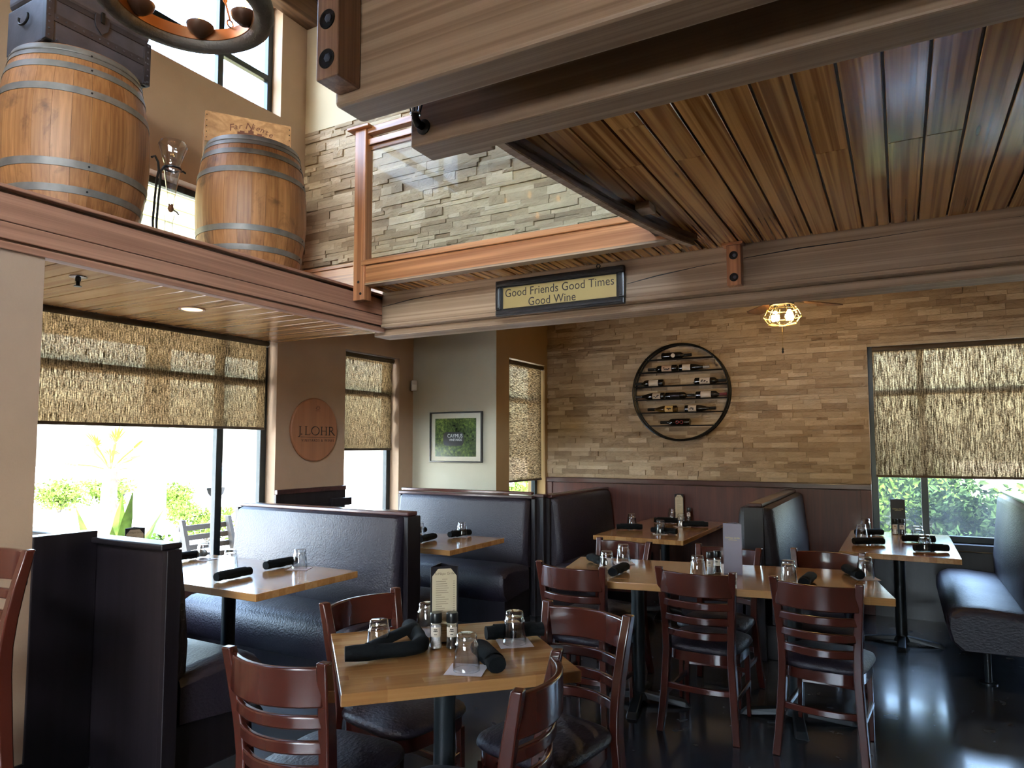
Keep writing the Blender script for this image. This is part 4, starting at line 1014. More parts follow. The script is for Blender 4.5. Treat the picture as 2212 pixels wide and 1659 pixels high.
# decanting stand, glass funnel and carafe
dx, dy = -3.56, 2.40
ds = tag(empty('decanter_stand', (dx, dy - .06, ZL)), 'black wrought-iron decanter stand with curled arms between the barrels', 'stand')
MB().lathe([(0, 0), (.06, 0), (.06, .008), (0, .012)], 20, (dx, dy - .05, ZL)).build('foot_plate', 'iron', ds, smooth=True)
for s, top in ((0, .44), (.022, .47)):
    pth = [(dx, dy - .07 + s, ZL + .01), (dx, dy - .075 + s, ZL + .12), (dx, dy - .068 + s, ZL + .25), (dx, dy - .06 + s, ZL + .36), (dx, dy - .05 + s * .5, ZL + .41)]
    if s: pth += [(dx, dy - .02, ZL + .44), (dx + .01, dy + .0, ZL + .448)]
    else: pth += [(dx, dy - .055, ZL + .455), (dx, dy - .075, ZL + .485), (dx, dy - .095, ZL + .47)]
    MB().tube(pth, .0065, 8).build('curled_rod', 'iron', ds, smooth=True)
MB().ring((dx, dy + .03, ZL + .448), .045, .006, 28, 6).build('holder_ring', 'iron', ds, smooth=True)
MB().tube([(dx, dy + .075, ZL + .448), (dx, dy + .10, ZL + .456), (dx, dy + .115, ZL + .45)], .006, 8).build('hook', 'iron', ds, smooth=True)
fu = tag(empty('glass_funnel', (dx, dy + .03, ZL + .25)), 'clear glass decanting funnel held in the iron stand', 'funnel')
MB().lathe([(.068, .60), (.078, .575), (.045, .48), (.040, .455), (.046, .44), (.040, .42), (.026, .32), (.014, .25), (.014, .235), (.0125, .235), (.0125, .25), (.0245, .32), (.0385, .42), (.0445, .44), (.0385, .455), (.0435, .48), (.0755, .575), (.066, .60), (.068, .60)], 28, (dx, dy + .03, ZL)).build('funnel_glass', 'tumbler_glass', fu, smooth=True, angle=60)
MB().lathe([(0, .195), (.01, .20), (.017, .215), (.012, .235), (.015, .24), (0, .242)], 14, (dx, dy + .03, ZL)).build('spout_valve', 'bronze', fu, smooth=True)
MB().tube([(dx, dy + .035, ZL + .215), (dx + .01, dy + .06, ZL + .205), (dx + .015, dy + .07, ZL + .19)], .004, 6).build('valve_lever', 'iron', fu, smooth=True)
cf = MB().lathe([(0, .002), (.03, .0), (.032, .01), (.022, .09), (.021, .13), (.03, .18), (.0285, .18), (.0195, .13), (.0205, .09), (.030, .012), (0, .008)], 24, (dx, dy + .02, ZL)).build('small_carafe', 'tumbler_glass', None, smooth=True, angle=60)
tag(cf, 'small clear glass carafe below the decanting funnel', 'carafe')
# ================================================================== WALL DECOR
# round wine rack with bottles
rk = tag(empty('wine_rack', (-1.94, YB - .05, 1.56)), 'round black metal bottle rack on the stone wall', 'wine rack')
rc = (-1.945, 7.0, 2.053); RR = .49
MB().ring(rc, RR, .013, 72, 6, 'y', 1., 1.).build('front_ring', 'black_metal', rk, smooth=True)
MB().ring((rc[0], 7.085, rc[2]), RR, .010, 72, 6, 'y').build('rear_ring', 'black_metal', rk, smooth=True)
for k in range(8):
    a = 2 * math.pi * (k + .5) / 8
    MB().tube([(rc[0] + RR * math.cos(a), 7.0, rc[2] + RR * math.sin(a)), (rc[0] + RR * math.cos(a), 7.085, rc[2] + RR * math.sin(a))], .006, 6).build('spacer', 'black_metal', rk, smooth=True)
rows = [2.392, 2.262, 2.117, 1.98, 1.844, 1.709]
for z in rows:
    hw = math.sqrt(max(0, RR ** 2 - (z - rc[2]) ** 2)) - .004
    for y in (6.985, 7.045): MB().tube([(rc[0] - hw, y, z), (rc[0] + hw, y, z)], .0058, 6).build('bar', 'black_metal', rk, smooth=True)
def bpx(cx): # crop column of the rack to x on the rack plane
    return rc[0] + (cx - 812) / 752.0 * (RR + .012)
def bottle(row, c0, c1, neck_right, label, lab='label_white', shape='bordeaux', body='bottle_dark', foil='black_plastic', mark=None):
    x0, x1 = sorted((bpx(c0), bpx(c1))); ln = x1 - x0; ln = min(.305, max(.285, ln)); xm = (x0 + x1) / 2; s = 1 if neck_right else -1
    r = .037; z = rows[row] + r * .80 + .0055; y = 7.015
    if shape == 'burgundy': pr = [(0, .004), (.034, 0), (r, .006), (r, .13), (.033, .16), (.018, .21), (.0145, .24), (.0145, .285), (.0155, .287), (.0155, .298), (0, .298)]
    else: pr = [(0, .004), (.034, 0), (r, .006), (r, .175), (.034, .195), (.018, .213), (.0142, .222), (.0142, .285), (.0155, .287), (.0155, .298), (0, .298)]
    k = ln / .298; m = Matrix.Translation((xm - s * ln / 2, y, z)) @ Matrix.Rotation(R(90 * s), 4, 'Y') @ Matrix.Scale(k, 4, (0, 0, 1))
    root = empty('wine_bottle', (xm, y, z)); tag(root, label, 'bottle', 'wine bottles lying in the round rack')
    MB().lathe(pr, 20, (0, 0, 0), m).build('glass', body, root, smooth=True, angle=40)
    MB().lathe([(.0148, .228), (.0150, .229), (.0160, .288), (.0160, .299), (0, .2995)], 16, (0, 0, 0), m).build('foil', foil, root, smooth=True)
    a0, a1 = (.035, .115) if shape == 'burgundy' else (.05, .15)
    def wrap(u0, u1, t0, t1, rr, mat, nm):
        vs = []
        for i in range(13):
            th = t0 + (t1 - t0) * i / 12
            for u_ in (u0, u1):
                p = m @ Vector((0, 0, u_)); vs.append((p.x, p.y - rr * math.cos(th), p.z + rr * math.sin(th)))
        return MB().add(vs, [(2 * i, 2 * i + 1, 2 * i + 3, 2 * i + 2) for i in range(12)]).build(nm, mat, root, smooth=True)
    if lab: wrap(a0, a1, R(-70), R(62), r + .0006, lab, 'label')
    if mark == 'round':
        mb = MB(); p = m @ Vector((0, 0, .12)); vs = [(p.x + .021 * math.cos(2 * math.pi * i / 20), p.y - r - .0006 + .0, p.z + .021 * math.sin(2 * math.pi * i / 20)) for i in range(20)]
        mb.prism(vs, (0, .008, 0)).build('round_label', 'label_white', root)
    elif mark == 'swirl':
        mb = MB(); pts = []
        for i in range(25):
            t = i / 24 * 2 * math.pi; u_ = .10 + .035 * math.sin(t); th = .5 * math.sin(2 * t) * .9
            p = m @ Vector((0, 0, u_)); pts.append((p.x, p.y - (r + .0004) * math.cos(th), p.z + (r + .0004) * math.sin(th)))
        mb.tube(pts, .0022, 5, False).build('red_swirl', 'print_red', root)
    elif mark:
        mb = MB(); rn = random.Random(mark)
        for _ in range(6):
            u_ = rn.uniform(a0 + .02, a1 - .02); th = rn.uniform(-.35, .3); vs = []
            for du, dt in ((-.008, -.14), (.008, -.14), (.01, .1), (-.006, .14)):
                p = m @ Vector((0, 0, u_ + du)); rr = r + .0011; vs.append((p.x, p.y - rr * math.cos(th + dt), p.z + rr * math.sin(th + dt)))
            mb.add(vs, ((0, 1, 2, 3),))
        mb.build('label_drawing', 'print_dark', root)
bottle(0, 530, 1010, True, 'dark bottle with round label on the top bar', None, mark='round')
bottle(1, 310, 780, False, 'bottle with tan label on the second bar', 'label_tan', mark=4)
bottle(1, 810, 1265, True, 'bottle with white label and silver foil', 'label_white', 'burgundy', foil='foil_silver')
bottle(2, 110, 560, False, 'bottle with cream label at left of third bar', 'label_white')
bottle(2, 1030, 1515, True, 'bottle with black figure on white label', 'label_white', mark=9)
bottle(3, 112, 570, False, 'bottle with flower drawing on label, fourth bar left', 'label_white', 'burgundy', mark=3)
bottle(3, 592, 1035, True, 'bottle with dark label in the rack centre', 'menu_board')
bottle(3, 1058, 1512, True, 'bottle with red foil at right of fourth bar', 'label_white', foil='foil_red')
bottle(4, 285, 780, False, 'pale amber bottle with yellow label', 'label_yellow', 'burgundy', 'amber_glass', mark=6)
bottle(4, 885, 1350, True, 'bottle with white label at right of fifth bar', 'label_white', 'burgundy', mark=12)
bottle(5, 495, 970, False, 'black bottle with red swirl on the lowest bar', None, mark='swirl')
# oval barrel-head plaque
pq = tag(empty('oval_plaque', (X0, 4.52, 1.366)), 'oval wooden plaque with dark winery lettering on tan pillar', 'plaque')
prof = [(.0, 0), (.275, 0), (.279, .004), (.279, .018), (.27, .026), (0, .026)]
mO = Matrix.Translation((X0 + .002, 4.52, 1.646)) @ Matrix.Rotation(R(90), 4, 'Y')
MB().lathe(prof, 56, (0, 0, 0), mO).build('wood_disc', 'plaque_wood', pq, smooth=True, angle=30)
xf = X0 + .0285
def ser(parent, y, z, h, ch, mat, wst=.0108, thin=.0046):
    # capital letters with serifs, drawn as strokes on the plaque plane (y right, z up)
    mb = MB()
    def st_(p, q, w):
        p, q = Vector((0, y + p[0] * h * 1.3, z + p[1] * h)), Vector((0, y + q[0] * h * 1.3, z + q[1] * h)); d = (q - p).normalized(); n = Vector((0, -d.z, d.y)) * w / 2
        mb.prism([Vector((xf, 0, 0)) + a for a in (p + n, p - n, q - n, q + n)], (.0008, 0, 0))
    def srf(x_, y_, w=.3): st_((x_ - w / 2, y_), (x_ + w / 2, y_), thin)
    if ch == 'J': st_((.25, 1), (.25, -.1), wst); srf(.25, 1); st_((.25, -.1), (.12, -.26), wst * .8); st_((.12, -.26), (.0, -.27), thin)
    if ch == '.': st_((0, .0), (0, .12), wst * 1.4)
    if ch == 'L': st_((.12, 0), (.12, 1), wst); srf(.12, 1); st_((0, 0), (.62, 0), thin); st_((.62, 0), (.66, .22), thin)
    if ch == 'O':
        for k in range(28):
            a, b = 2 * math.pi * k / 28, 2 * math.pi * (k + 1) / 28; w = thin + (wst - thin) * abs(math.cos((a + b) / 2 + .3)); st_((.5 + .5 * math.cos(a), .5 + .52 * math.sin(a)), (.5 + .5 * math.cos(b), .5 + .52 * math.sin(b)), w)
    if ch == 'H':
        for q in (.1, .72): st_((q, 0), (q, 1), wst); srf(q, 1); srf(q, 0)
        st_((.1, .5), (.72, .5), thin)
    if ch == 'R':
        st_((.1, 0), (.1, 1), wst); srf(.1, 0); pts = [(.0, 1), (.35, 1), (.52, .92), (.56, .77), (.5, .6), (.34, .52), (.1, .52)]
        for p, q in zip(pts, pts[1:]): st_(p, q, thin * 1.6)
        st_((.3, .52), (.78, -.02), wst); st_((.78, -.02), (.9, -.02), thin)
    mb.build('letter', mat, parent)
hL = .071; yy = 4.318
for ch, adv in (('J', .42), ('.', .42), ('L', .80), ('O', 1.18), ('H', 1.02), ('R', .9)):
    ser(pq, yy, 1.600, hL, ch, 'print_dark'); yy += adv * hL * 1.34
B(xf - .001, xf + .001, 4.345, 4.765, 1.578, 1.5815).build('underline', 'print_dark', pq)
txt_words('small_lettering', 'VINEYARDS & WINES', .034, 'print_dark', (xf, 4.555, 1.550), (R(90), 0, R(90)), pq, ext=.0005, space=1.3, sx=.98)
mb = MB(); ey, ez = 4.545, 1.843
mb.tube([(xf, ey - .022, ez - .012), (xf, ey - .005, ez + .012), (xf, ey + .015, ez + .010), (xf, ey + .026, ez - .008), (xf, ey + .006, ez - .02), (xf, ey - .022, ez - .012)], .0016, 5).tube([(xf, ey - .01, ez - .004), (xf, ey + .016, ez - .004)], .0014, 5).build('emblem', 'print_dark', pq)
B(xf - .001, xf + .0006, ey - .026, ey + .028, ez - .032, ez - .028).build('emblem_text_line', 'print_brown', pq)
# framed vineyard picture
fp = tag(empty('framed_picture', (-3.965, YC, 1.335)), 'framed vineyard sign photograph in black frame on sage wall', 'picture')
a0, a1, c0, c1 = -4.285, -3.648, 1.335, 1.852
for nm, q in (('frame_rail', (a0, a1, c0, c0 + .014)), ('frame_rail', (a0, a1, c1 - .014, c1)), ('frame_stile', (a0, a0 + .014, c0 + .014, c1 - .014)), ('frame_stile', (a1 - .014, a1, c0 + .014, c1 - .014))):
    B(q[0], q[1], YC - .034, YC - .002, q[2], q[3]).build(nm, 'black_plastic', fp, bevel=.002)
B(a0 + .014, a1 - .014, YC - .016, YC - .004, c0 + .014, c1 - .014).build('mat_board', 'mat_board', fp)
B(-4.222, -3.722, YC - .0185, YC - .016, 1.395, 1.785).build('photo_print', 'foliage_print', fp)
def rrect(x0, x1, z0, z1, r): 
    pts = []
    for cx, cz, s in ((x1 - r, z1 - r, 0), (x0 + r, z1 - r, 90), (x0 + r, z0 + r, 180), (x1 - r, z0 + r, 270)):
        for k in range(5): a = R(s + k * 22.5); pts.append((cx + r * math.cos(a), YC - .0185, cz + r * math.sin(a)))
    return pts
MB().prism(rrect(-4.12, -3.87, 1.505, 1.645, .04), (0, -.001, 0)).build('sign_shape', 'menu_board', fp)
txt('sign_lettering', 'CAYMUS', .054, 'paper_napkin', (-3.975, YC - .0205, 1.605), (R(90), 0, 0), fp, ext=.0003, sx=.88)
txt('sign_lettering', 'VINEYARDS', .033, 'paper_napkin', (-3.968, YC - .0205, 1.565), (R(90), 0, 0), fp, ext=.0003, sx=.90)
B(a0 + .014, a1 - .014, YC - .0265, YC - .0245, c0 + .014, c1 - .014).build('glazing', 'rail_glass', fp)
# motion sensor, sign, outlet, sprinkler, recessed light
ms = tag(empty('motion_sensor', (X0 + .03, YC - .03, 2.08)), 'small white motion sensor box in the corner', 'sensor')
mS = Matrix.Translation((X0 + .045, YC - .045, 2.14)) @ Matrix.Rotation(R(45), 4, 'Z')
MB().box(-.032, .032, -.03, .02, -.055, .055, mS).build('housing', 'white_plastic', ms, bevel=.008, seg=3)
MB().box(-.024, .024, -.034, -.028, -.045, .01, mS).build('lens', 'paint_white', ms, bevel=.004)
MB().box(-.02, .02, .02, .038, -.03, .03, mS).build('bracket', 'white_plastic', ms)
sg = tag(empty('framed_sign', (-1.9, 4.04, 2.37)), 'black framed gold sign about friends and wine on the beam', 'sign')
s0, s1, z0, z1 = -2.36, -1.445, 2.372, 2.613
ys0 = 4.04
for nm, q in (('frame_rail', (s0, s1, z0, z0 + .042)), ('frame_rail', (s0, s1, z1 - .042, z1)), ('frame_stile', (s0, s0 + .042, z0 + .042, z1 - .042)), ('frame_stile', (s1 - .042, s1, z0 + .042, z1 - .042))):
    o = B(q[0], q[1], ys0 - .035, ys0 - .002, q[2], q[3]).build(nm, 'sign_frame', sg, bevel=.008, seg=3)
    ins = .012
    B(q[0] + ins, q[1] - ins, ys0 - .041, ys0 - .034, q[2] + ins, q[3] - ins).build('molding', 'sign_frame', o, bevel=.003)
B(s0 + .04, s1 - .04, ys0 - .018, ys0 - .003, z0 + .04, z1 - .04).build('backing', 'black_plastic', sg)
B(s0 + .055, s1 - .055, ys0 - .021, ys0 - .018, z0 + .05, z1 - .05).build('gold_panel', 'sign_gold', sg)
txt_words('sign_lettering', 'Good Friends Good Times', .078, 'print_dark', (-1.903, ys0 - .0215, 2.522), (R(90), 0, 0), sg, ext=.0006, sx=.885, space=1.03)
txt_words('sign_lettering', 'Good Wine', .078, 'print_dark', (-1.945, ys0 - .0215, 2.450), (R(90), 0, 0), sg, ext=.0006, sx=.885, space=1.03)
MB().ring((-1.62, ys0 - .015, 2.628), .012, .003, 16, 6, 'y').build('hanging_hook', 'iron', sg, smooth=True)
ot = tag(empty('wall_outlet', (-2.16, YB - .012, .33)), 'beige wall outlet low on the wainscot', 'outlet')
B(-2.20, -2.125, YB - .018, YB - .011, .325, .44).build('cover_plate', 'label_tan', ot, bevel=.003)
for z in (.36, .405): B(-2.18, -2.145, YB - .021, YB - .017, z - .014, z + .014).build('socket', 'white_plastic', ot, bevel=.003)
sp = tag(empty('fire_sprinkler', (-3.63, 1.98, 2.30)), 'dark fire sprinkler head below plank soffit', 'sprinkler')
MB().lathe([(.0, 2.362), (.042, 2.362), (.040, 2.357), (.016, 2.353), (0, 2.353)], 20, (-3.63, 1.98, 0)).build('escutcheon', 'chrome', sp, smooth=True)
MB().lathe([(0, 2.353), (.013, 2.353), (.013, 2.34), (.009, 2.335), (.009, 2.315), (0, 2.315)], 12, (-3.63, 1.98, 0)).build('sprinkler_body', 'black_metal', sp, smooth=True)
MB().lathe([(0, 2.315), (.018, 2.314), (.018, 2.311), (0, 2.310)], 16, (-3.63, 1.98, 0)).build('deflector', 'black_metal', sp, smooth=True)
rd = tag(empty('recessed_light', (-3.865, 2.806, 2.35)), 'round recessed downlight glowing amber in the plank soffit', 'light')
MB().lathe([(.062, 2.362), (.080, 2.362), (.078, 2.355), (.062, 2.357)], 28, (-3.865, 2.806, 0)).build('trim_ring', 'label_tan', rd, smooth=True)
MB().lathe([(0, 2.3605), (.062, 2.3605), (.062, 2.3575), (0, 2.3575)], 28, (-3.865, 2.806, 0)).build('lamp_face', 'recess_lamp', rd)
# sconce on the beam end
sc = tag(empty('beam_sconce', (-1.145, 1.53, 2.36)), 'black sconce with glass bulb on the beam end', 'sconce')
mY = Matrix.Rotation(R(90), 4, 'X')
MB().lathe([(0, 0), (.022, 0), (.022, .004), (.014, .008), (0, .008)], 20, (-1.148, 1.55, 2.40), mY).build('wall_plate', 'black_metal', sc, smooth=True)
MB().tube([(-1.148, 1.545, 2.40), (-1.150, 1.525, 2.40), (-1.151, 1.515, 2.412), (-1.151, 1.515, 2.425)], [.012, .012, .010, .010], 12).build('socket_arm', 'black_metal', sc, smooth=True)
MB().ring((-1.151, 1.515, 2.424), .013, .003, 20, 6).build('gallery_ring', 'chrome', sc, smooth=True)
MB().lathe([(0, .0), (.007, 0), (.009, .012), (.013, .035), (.011, .055), (0, .062)], 16, (-1.151, 1.515, 2.43)).build('bulb', 'tumbler_glass', sc, smooth=True)
for k in range(4):
    a = k * math.pi / 2 + .4; c_, s_ = math.cos(a), math.sin(a)
    MB().tube([(-1.151 + .012 * c_, 1.515 + .012 * s_, 2.425), (-1.151 + .019 * c_, 1.515 + .019 * s_, 2.455), (-1.151 + .017 * c_, 1.515 + .017 * s_, 2.49)], .0022, 5).build('cage_wire', 'black_metal', sc)
# chandelier
CH = Vector((-2.86, 1.99, 3.575)); CR = .335
cdl = tag(empty('ring_chandelier', CH), 'tyre-like ring chandelier with glowing amber candle cups', 'chandelier')
mb = MB(); n = 72; pr = [(-.03, -.012), (-.018, -.034), (.0, -.044), (.03, -.042), (.052, -.026), (.06, .0), (.058, .03), (.04, .05), (-.03, .05)]; vs = []
for i in range(n):
    a = 2 * math.pi * i / n
    for (dr, dz) in pr: vs.append(((CR + dr) * math.cos(a) + CH.x, (CR + dr) * math.sin(a) + CH.y, CH.z + dz))
k = len(pr); mb.add(vs, [(i * k + j, ((i + 1) % n) * k + j, ((i + 1) % n) * k + (j + 1) % k, i * k + (j + 1) % k) for i in range(n) for j in range(k)]).build('outer_ring', 'tyre_ring', cdl, smooth=True, angle=50)
MB().lathe([(CR - .034, -.002), (CR - .030, -.004), (CR - .030, .055), (CR - .034, .055), (CR - .034, -.002)], 72, CH).build('inner_band', 'bronze', cdl, smooth=True, angle=40)
for i in range(6):
    a = R(10 + 60 * i); px, py = CH.x + (CR - .06) * math.cos(a), CH.y + (CR - .06) * math.sin(a)
    cup = MB().lathe([(0, .0), (.025, .004), (.06, .035), (.066, .055), (.060, .056), (.03, .030), (0, .028)], 20, (px, py, CH.z + .0)).build('candle_cup', 'dark_bronze', cdl, smooth=True)
    MB().lathe([(0, .03), (.014, .03), (.014, .085), (0, .085)], 12, (px, py, CH.z)).build('candle', 'label_tan', cup, smooth=True)
    MB().lathe([(0, .085), (.010, .09), (.016, .115), (.010, .145), (0, .165)], 12, (px, py, CH.z)).build('flame_bulb', 'bulb_amber', cup, smooth=True)
for i in range(3):
    a = R(-20 + 120 * i); p = Vector((CH.x + (CR - .04) * math.cos(a), CH.y + (CR - .04) * math.sin(a), CH.z + .05)); q = CH + Vector((0, 0, .95))
    MB().ring(p + Vector((0, 0, .02)), .018, .004, 18, 6, 'x').build('eye_ring', 'bronze', cdl, smooth=True)
    d = (q - p); ro = MB().tube([p + Vector((0, 0, .035)), p + d * .12, p + d * .13, p + d * .22, p + d * .23, q], [.005, .005, .012, .012, .007, .006], 10).build('hanging_rod', 'bronze', cdl, smooth=True)
MB().tube([CH + Vector((0, 0, .93)), CH + Vector((0, 0, 1.92))], .009, 8).build('stem', 'iron', cdl, smooth=True)
MB().lathe([(0, 1.88), (.07, 1.90), (.07, 1.92), (0, 1.92)], 20, CH).build('canopy', 'iron', cdl, smooth=True)
# ceiling fan with caged light
FX, FY = -.742, 5.5
fan = tag(empty('ceiling_fan', (FX, FY, 2.2)), 'ceiling fan with glowing caged light and pull chain', 'ceiling fan')
MB().lathe([(0, 2.95), (.06, 2.95), (.05, 2.90), (.018, 2.88), (.018, 2.74), (.10, 2.72), (.11, 2.66), (.09, 2.60), (.085, 2.555), (0, 2.555)], 24, (FX, FY, 0)).build('motor', 'iron', fan, smooth=True, angle=40)
for i in range(5):
    a = R(-22 + 72 * i); m = Matrix.Translation((FX, FY, 2.595)) @ Matrix.Rotation(a, 4, 'Z') @ Matrix.Rotation(R(8), 4, 'X')
    bl_ = MB().prism([m @ Vector(p) for p in ((.16, -.045, 0), (.52, -.065, 0), (.56, -.04, 0), (.56, .04, 0), (.52, .065, 0), (.16, .045, 0))], m.to_3x3() @ Vector((0, 0, .008))).build('fan_blade', 'dark_fascia', fan, bevel=.003)
    MB().box(.08, .2, -.012, .012, -.004, .0, m).build('blade_iron', 'iron', bl_)
cg = MB(); cz = 2.468
cg.ring((FX, FY, cz + .0), .135, .004, 40, 6); cg.ring((FX, FY, cz - .05), .10, .0035, 36, 6); cg.ring((FX, FY, cz + .055), .105, .0035, 36, 6); cg.ring((FX, FY, cz - .066), .03, .003, 20, 6)
cg.build('cage_rings', 'sign_gold', fan, smooth=True)
for i in range(10):
    a = 2 * math.pi * i / 10; c_, s_ = math.cos(a), math.sin(a)
    MB().tube([(FX + r * c_, FY + r * s_, cz + h) for r, h in ((.09, .075), (.108, .055), (.135, 0), (.10, -.05), (.03, -.066))], .003, 5).build('cage_wire', 'sign_gold', fan)
for s in (-1, 1):
    bx_, by_ = FX + s * .045, FY - s * .012
    MB().tube([(bx_, by_, 2.555), (bx_ + s * .004, by_, 2.515)], .014, 10).build('socket', 'black_plastic', fan, smooth=True)
    MB().lathe([(0, -.042), (.022, -.036), (.032, -.012), (.028, .010), (.014, .03), (.012, .04), (0, .04)], 18, (bx_ + s * .006, by_, 2.475)).build('bulb', 'bulb_warm', fan, smooth=True)
MB().tube([(FX, FY - .02, 2.40), (FX, FY - .02, 2.225)], .002, 6).build('pull_chain', 'sign_gold', fan)
MB().lathe([(0, 2.188), (.007, 2.195), (.008, 2.205), (.005, 2.212), (.008, 2.22), (.004, 2.232), (0, 2.234)], 12, (FX, FY - .02, 0)).build('chain_knob', 'black_plastic', fan, smooth=True)

# ================================================================== OUTSIDE
def foliage(name, seedn, n, rx, ry, rz, leaf, mat):
    rn = random.Random(seedn); vs = []; fs = []
    for i in range(n):
        while True:
            p = Vector((rn.uniform(-1, 1), rn.uniform(-1, 1), rn.uniform(-1, 1)))
            if .45 < p.length < 1: break
        p *= .8 + .3 * math.sin(p.x * 5 + p.z * 4 + seedn)
        c = Vector((p.x * rx, p.y * ry, rz + p.z * rz))
        if c.z < .03: c.z = .03
        d = Vector((rn.uniform(-1, 1), rn.uniform(-1, 1), rn.uniform(-.4, 1))).normalized(); w = d.orthogonal().normalized()
        w = Matrix.Rotation(rn.uniform(0, 6.28), 3, d) @ w; l = leaf * rn.uniform(.6, 1.3)
        k = len(vs); up = d.cross(w) * l * .12
        vs += [c, c + d * l * .5 + w * l * .28 + up, c + d * l, c + d * l * .5 - w * l * .28 + up]; fs.append((k, k + 1, k + 2, k + 3))
    me = bpy.data.meshes.new(name); me.from_pydata([tuple(v) for v in vs], [], fs); me.materials.append(M[mat]); return me
fol = {k: foliage('foliage', i, n, *a) for i, (k, n, a) in enumerate((('hedge', 5200, (.85, .55, .62, .085, 'leaf_c')), ('hedge2', 5200, (.85, .55, .66, .085, 'leaf_a')), ('bush', 2200, (.75, .65, .42, .09, 'leaf_b')), ('bush2', 1600, (.6, .5, .36, .09, 'leaf_a'))))}
def bush(loc, kind, s, label, group, rz=0.):
    root = empty('leafy_bush', loc); root.rotation_euler = (0, 0, rz); tag(root, label, 'bush', group); root.scale = (s, s, s)
    o = bpy.data.objects.new('foliage', fol[kind]); COL.objects.link(o); o.parent = root; tag(o, kind='stuff')
    for k in range(4):
        a = k * 1.7; mb = MB().tube([(0, 0, -.02), (.18 * math.cos(a), .18 * math.sin(a), .25), (.32 * math.cos(a), .32 * math.sin(a), .6)], [.02, .015, .006], 6)
        o = bpy.data.objects.new('stem', mb.mesh('stem', True)); o.data.materials.append(M['bark_pale']); COL.objects.link(o); o.parent = root
GH = 'hedge bushes outside the right window'
for k, (x, y, kd, s, lbl) in enumerate(((-.35, 8.75, 'hedge2', 1.15, 'leafy hedge bush at left edge of the right window'), (.55, 8.65, 'hedge', 1.0, 'leafy hedge bush behind right window mullion'), (1.4, 8.75, 'hedge2', .98, 'leafy hedge bush at right side of right window'), (2.3, 8.7, 'hedge', 1.0, 'leafy hedge bush beyond right frame edge'), (.1, 9.6, 'hedge', 1.35, 'taller shaded bush behind the window hedge'))): bush((x, y, -.12), kd, s, lbl, GH, k * 1.3)
GP = 'bushes on the sunny patio'
bush((-18.1, 9.65, -.12), 'bush', 1.0, 'clipped green bush at far left through patio window', GP); bush((-18.6, 11.1, -.12), 'bush', .95, 'second clipped bush just right of far left one', GP, 1.)
bush((-15.4, 10.8, -.12), 'bush2', 1.0, 'bush beyond the white porch column', GP, 2.); bush((-13.2, 9.5, -.12), 'bush2', .7, 'low bush between porch column and mullion', GP, 3.)
bush((-10.3, 7.9, -.12), 'bush', .75, 'bush behind the patio chair at window mullion', GP, 4.); bush((-8.3, 4.6, -.12), 'bush2', .75, 'small bush beside the agave', GP, 5.); bush((-7.9, 5.25, -.12), 'bush2', .75, 'small yellow-green bush right of porch column', GP, .5)
bush((-6.0, 10.9, -.12), 'bush', 1.3, 'green bush seen below the corner window blind', GP, .2); bush((-6.9, 12.5, -.12), 'bush', 1.2, 'bush farther off outside corner window', GP, 1.2)
# agave
ag = tag(empty('agave', (-7.1, 4.33, -.12)), 'spiky green agave plant outside the patio window', 'plant')
rn = random.Random(2)
for k in range(13):
    a = k * 2.4; tilt = .25 + .06 * k; l = 1.22 - .03 * k; d = Vector((math.cos(a) * math.sin(tilt), math.sin(a) * math.sin(tilt), math.cos(tilt))); w = Vector((-math.sin(a), math.cos(a), 0)); b = Vector((-7.1, 4.33, -.1)); nn = d.cross(w)
    vs = []
    for t, ww in ((0, .07), (.4, .095), (.75, .055), (1, .002)):
        c = b + d * l * t + Vector((0, 0, -.15 * tilt * t * t)); vs += [c - w * ww, c + nn * ww * .35, c + w * ww, c - nn * ww * .1]
    fs = [(i * 4 + j, i * 4 + (j + 1) % 4, (i + 1) * 4 + (j + 1) % 4, (i + 1) * 4 + j) for i in range(3) for j in range(4)]
    MB().add(vs, fs).build('leaf', 'leaf_b', ag, smooth=True)
# palm
pm = tag(empty('fan_palm', (-10.9, 6.55, -.12)), 'fan palm with bright green fronds beyond the patio', 'palm')
MB().tube([(-10.9, 6.55, -.12), (-10.92, 6.56, .5), (-10.88, 6.55, 1.15)], [.16, .13, .10], 10).build('trunk', 'bark', pm, smooth=True)
for k in range(9):
    a = k * 2.399; el = R(75 - 9 * k); d = Vector((math.cos(a) * math.cos(el), math.sin(a) * math.cos(el), math.sin(el))); b = Vector((-10.88, 6.55, 1.12)); e = b + d * .45
    fr = MB().tube([b, b + d * .25 + Vector((0, 0, .02)), e], .012, 5).build('frond_stalk', 'palm', pm)
    w = d.cross(Vector((0, 0, 1))).normalized(); mb = MB()
    for j in range(-6, 7):
        q = R(j * 13); ld = (d * math.cos(q) + w * math.sin(q)).normalized(); l = .36 * (1 - abs(j) * .03); tip = e + ld * l + Vector((0, 0, -.05)); sd = ld.cross(Vector((.1, .2, 1))).normalized() * .018
        mb.add([e, e + ld * l * .5 + sd, tip, e + ld * l * .5 - sd], ((0, 1, 2, 3),))
    mb.build('fan_leaf', 'palm', fr)
# porch column and beam
pc = tag(empty('porch_column', (-8.43, 5.65, -.12)), 'white square porch column outside the patio window', 'column')
B(-8.54, -8.32, 5.54, 5.76, .05, 2.8).build('shaft', 'column_white', pc, bevel=.01); B(-8.58, -8.28, 5.50, 5.80, -.12, .05).build('plinth', 'column_white', pc, bevel=.01)
pb = tag(empty('porch_beam', (-8.43, 4.0, 2.8)), 'white porch beam resting on the column', 'beam')
B(-8.55, -8.31, -1, 9, 2.8, 3.0).build('beam_body', 'column_white', pb, bevel=.01)
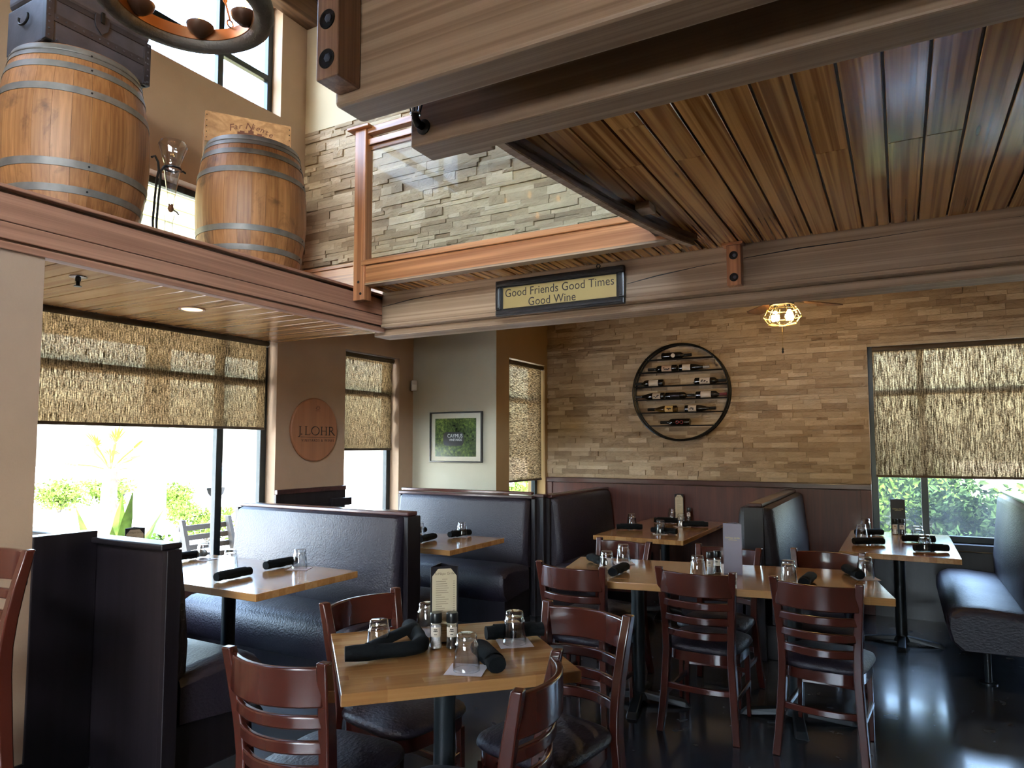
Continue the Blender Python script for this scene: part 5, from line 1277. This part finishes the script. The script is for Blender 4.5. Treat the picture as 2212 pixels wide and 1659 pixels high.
# patio chair
pch = tag(empty('patio_chair', (-5.75, 4.5, -.12)), 'brown slatted patio chair right outside the patio window', 'chair')
for y in (4.28, 4.80):
    MB().prism([(-5.95, y, -.12), (-5.90, y, -.12), (-5.82, y, .4), (-5.95, y, .80), (-6.0, y, .80), (-5.88, y, .36)], (0, .04, 0)).build('back_leg', 'patio_wood', pch)
    B(-5.45, -5.40, y, y + .04, -.12, .36).build('front_leg', 'patio_wood', pch)
for k in range(5): B(-5.90 + k * .10, -5.82 + k * .10, 4.26, 4.86, .33, .36).build('seat_slat', 'patio_wood', pch, bevel=.004)
for k in range(4): MB().slab([(-5.90 - .03 * k - .02 * (1 - (q - 4.56) ** 2 / .09), q, 0) for q in (4.28, 4.42, 4.56, 4.70, 4.84)], (.42 + .09 * k, .47 + .09 * k), .018).build('back_slat', 'patio_wood', pch)
# parked car far away
cc = Vector((-20.5, 14.2, -.12)); car = tag(empty('parked_car', cc), 'pale blue parked car far across the lot', 'car')
body = [(-2.1, .35), (-2.15, .7), (-1.9, .95), (-1.2, 1.0), (-.6, 1.42), (.7, 1.45), (1.4, 1.02), (2.05, .92), (2.15, .6), (2.1, .35)]
MB().prism([cc + Vector((a, -.85, b)) for a, b in body], (0, 1.7, 0)).build('body', 'car_blue', car, bevel=.06, seg=3)
MB().prism([cc + Vector((a, -.87, b)) for a, b in ((-1.05, 1.02), (-.55, 1.34), (.62, 1.36), (1.2, 1.02))], (0, 1.74, 0)).build('side_windows', 'black_plastic', car)
for x in (-1.35, 1.35):
    for y in (-.86, .66): MB().lathe([(0, 0), (.16, 0), (.2, .02), (.33, .02), (.33, .2), (0, .2)], 20, cc + Vector((x, y + .2, .33)), Matrix.Rotation(R(90), 4, 'X')).build('wheel', 'rubber', car, smooth=True)
# yellow siding of the roof dormer outside
sd = tag(empty('siding_wall', (-6.6, 3.6, 2.75)), 'pale yellow clapboard wall seen through the low upper window', 'wall')
z = 2.75; k = 0
while z < 4.2:
    mb = MB().prism([(-6.6, 1.0, z), (-6.575, 1.0, z), (-6.59, 1.0, z + .165), (-6.6, 1.0, z + .165)], (0, 5.4, 0)); mb.build('clapboard', 'siding_yellow', sd); z += .155
B(-6.8, -6.6, 1.0, 6.4, 2.75, 4.3).build('backing', 'siding_yellow', sd)
pr_ = tag(empty('porch_roof', (-5.8, 3.7, 2.55)), 'low porch roof outside below the upper windows', 'roof')
B(-6.8, -4.77, 1.0, 6.4, 2.62, 2.75).build('roof_deck', 'column_white', pr_)
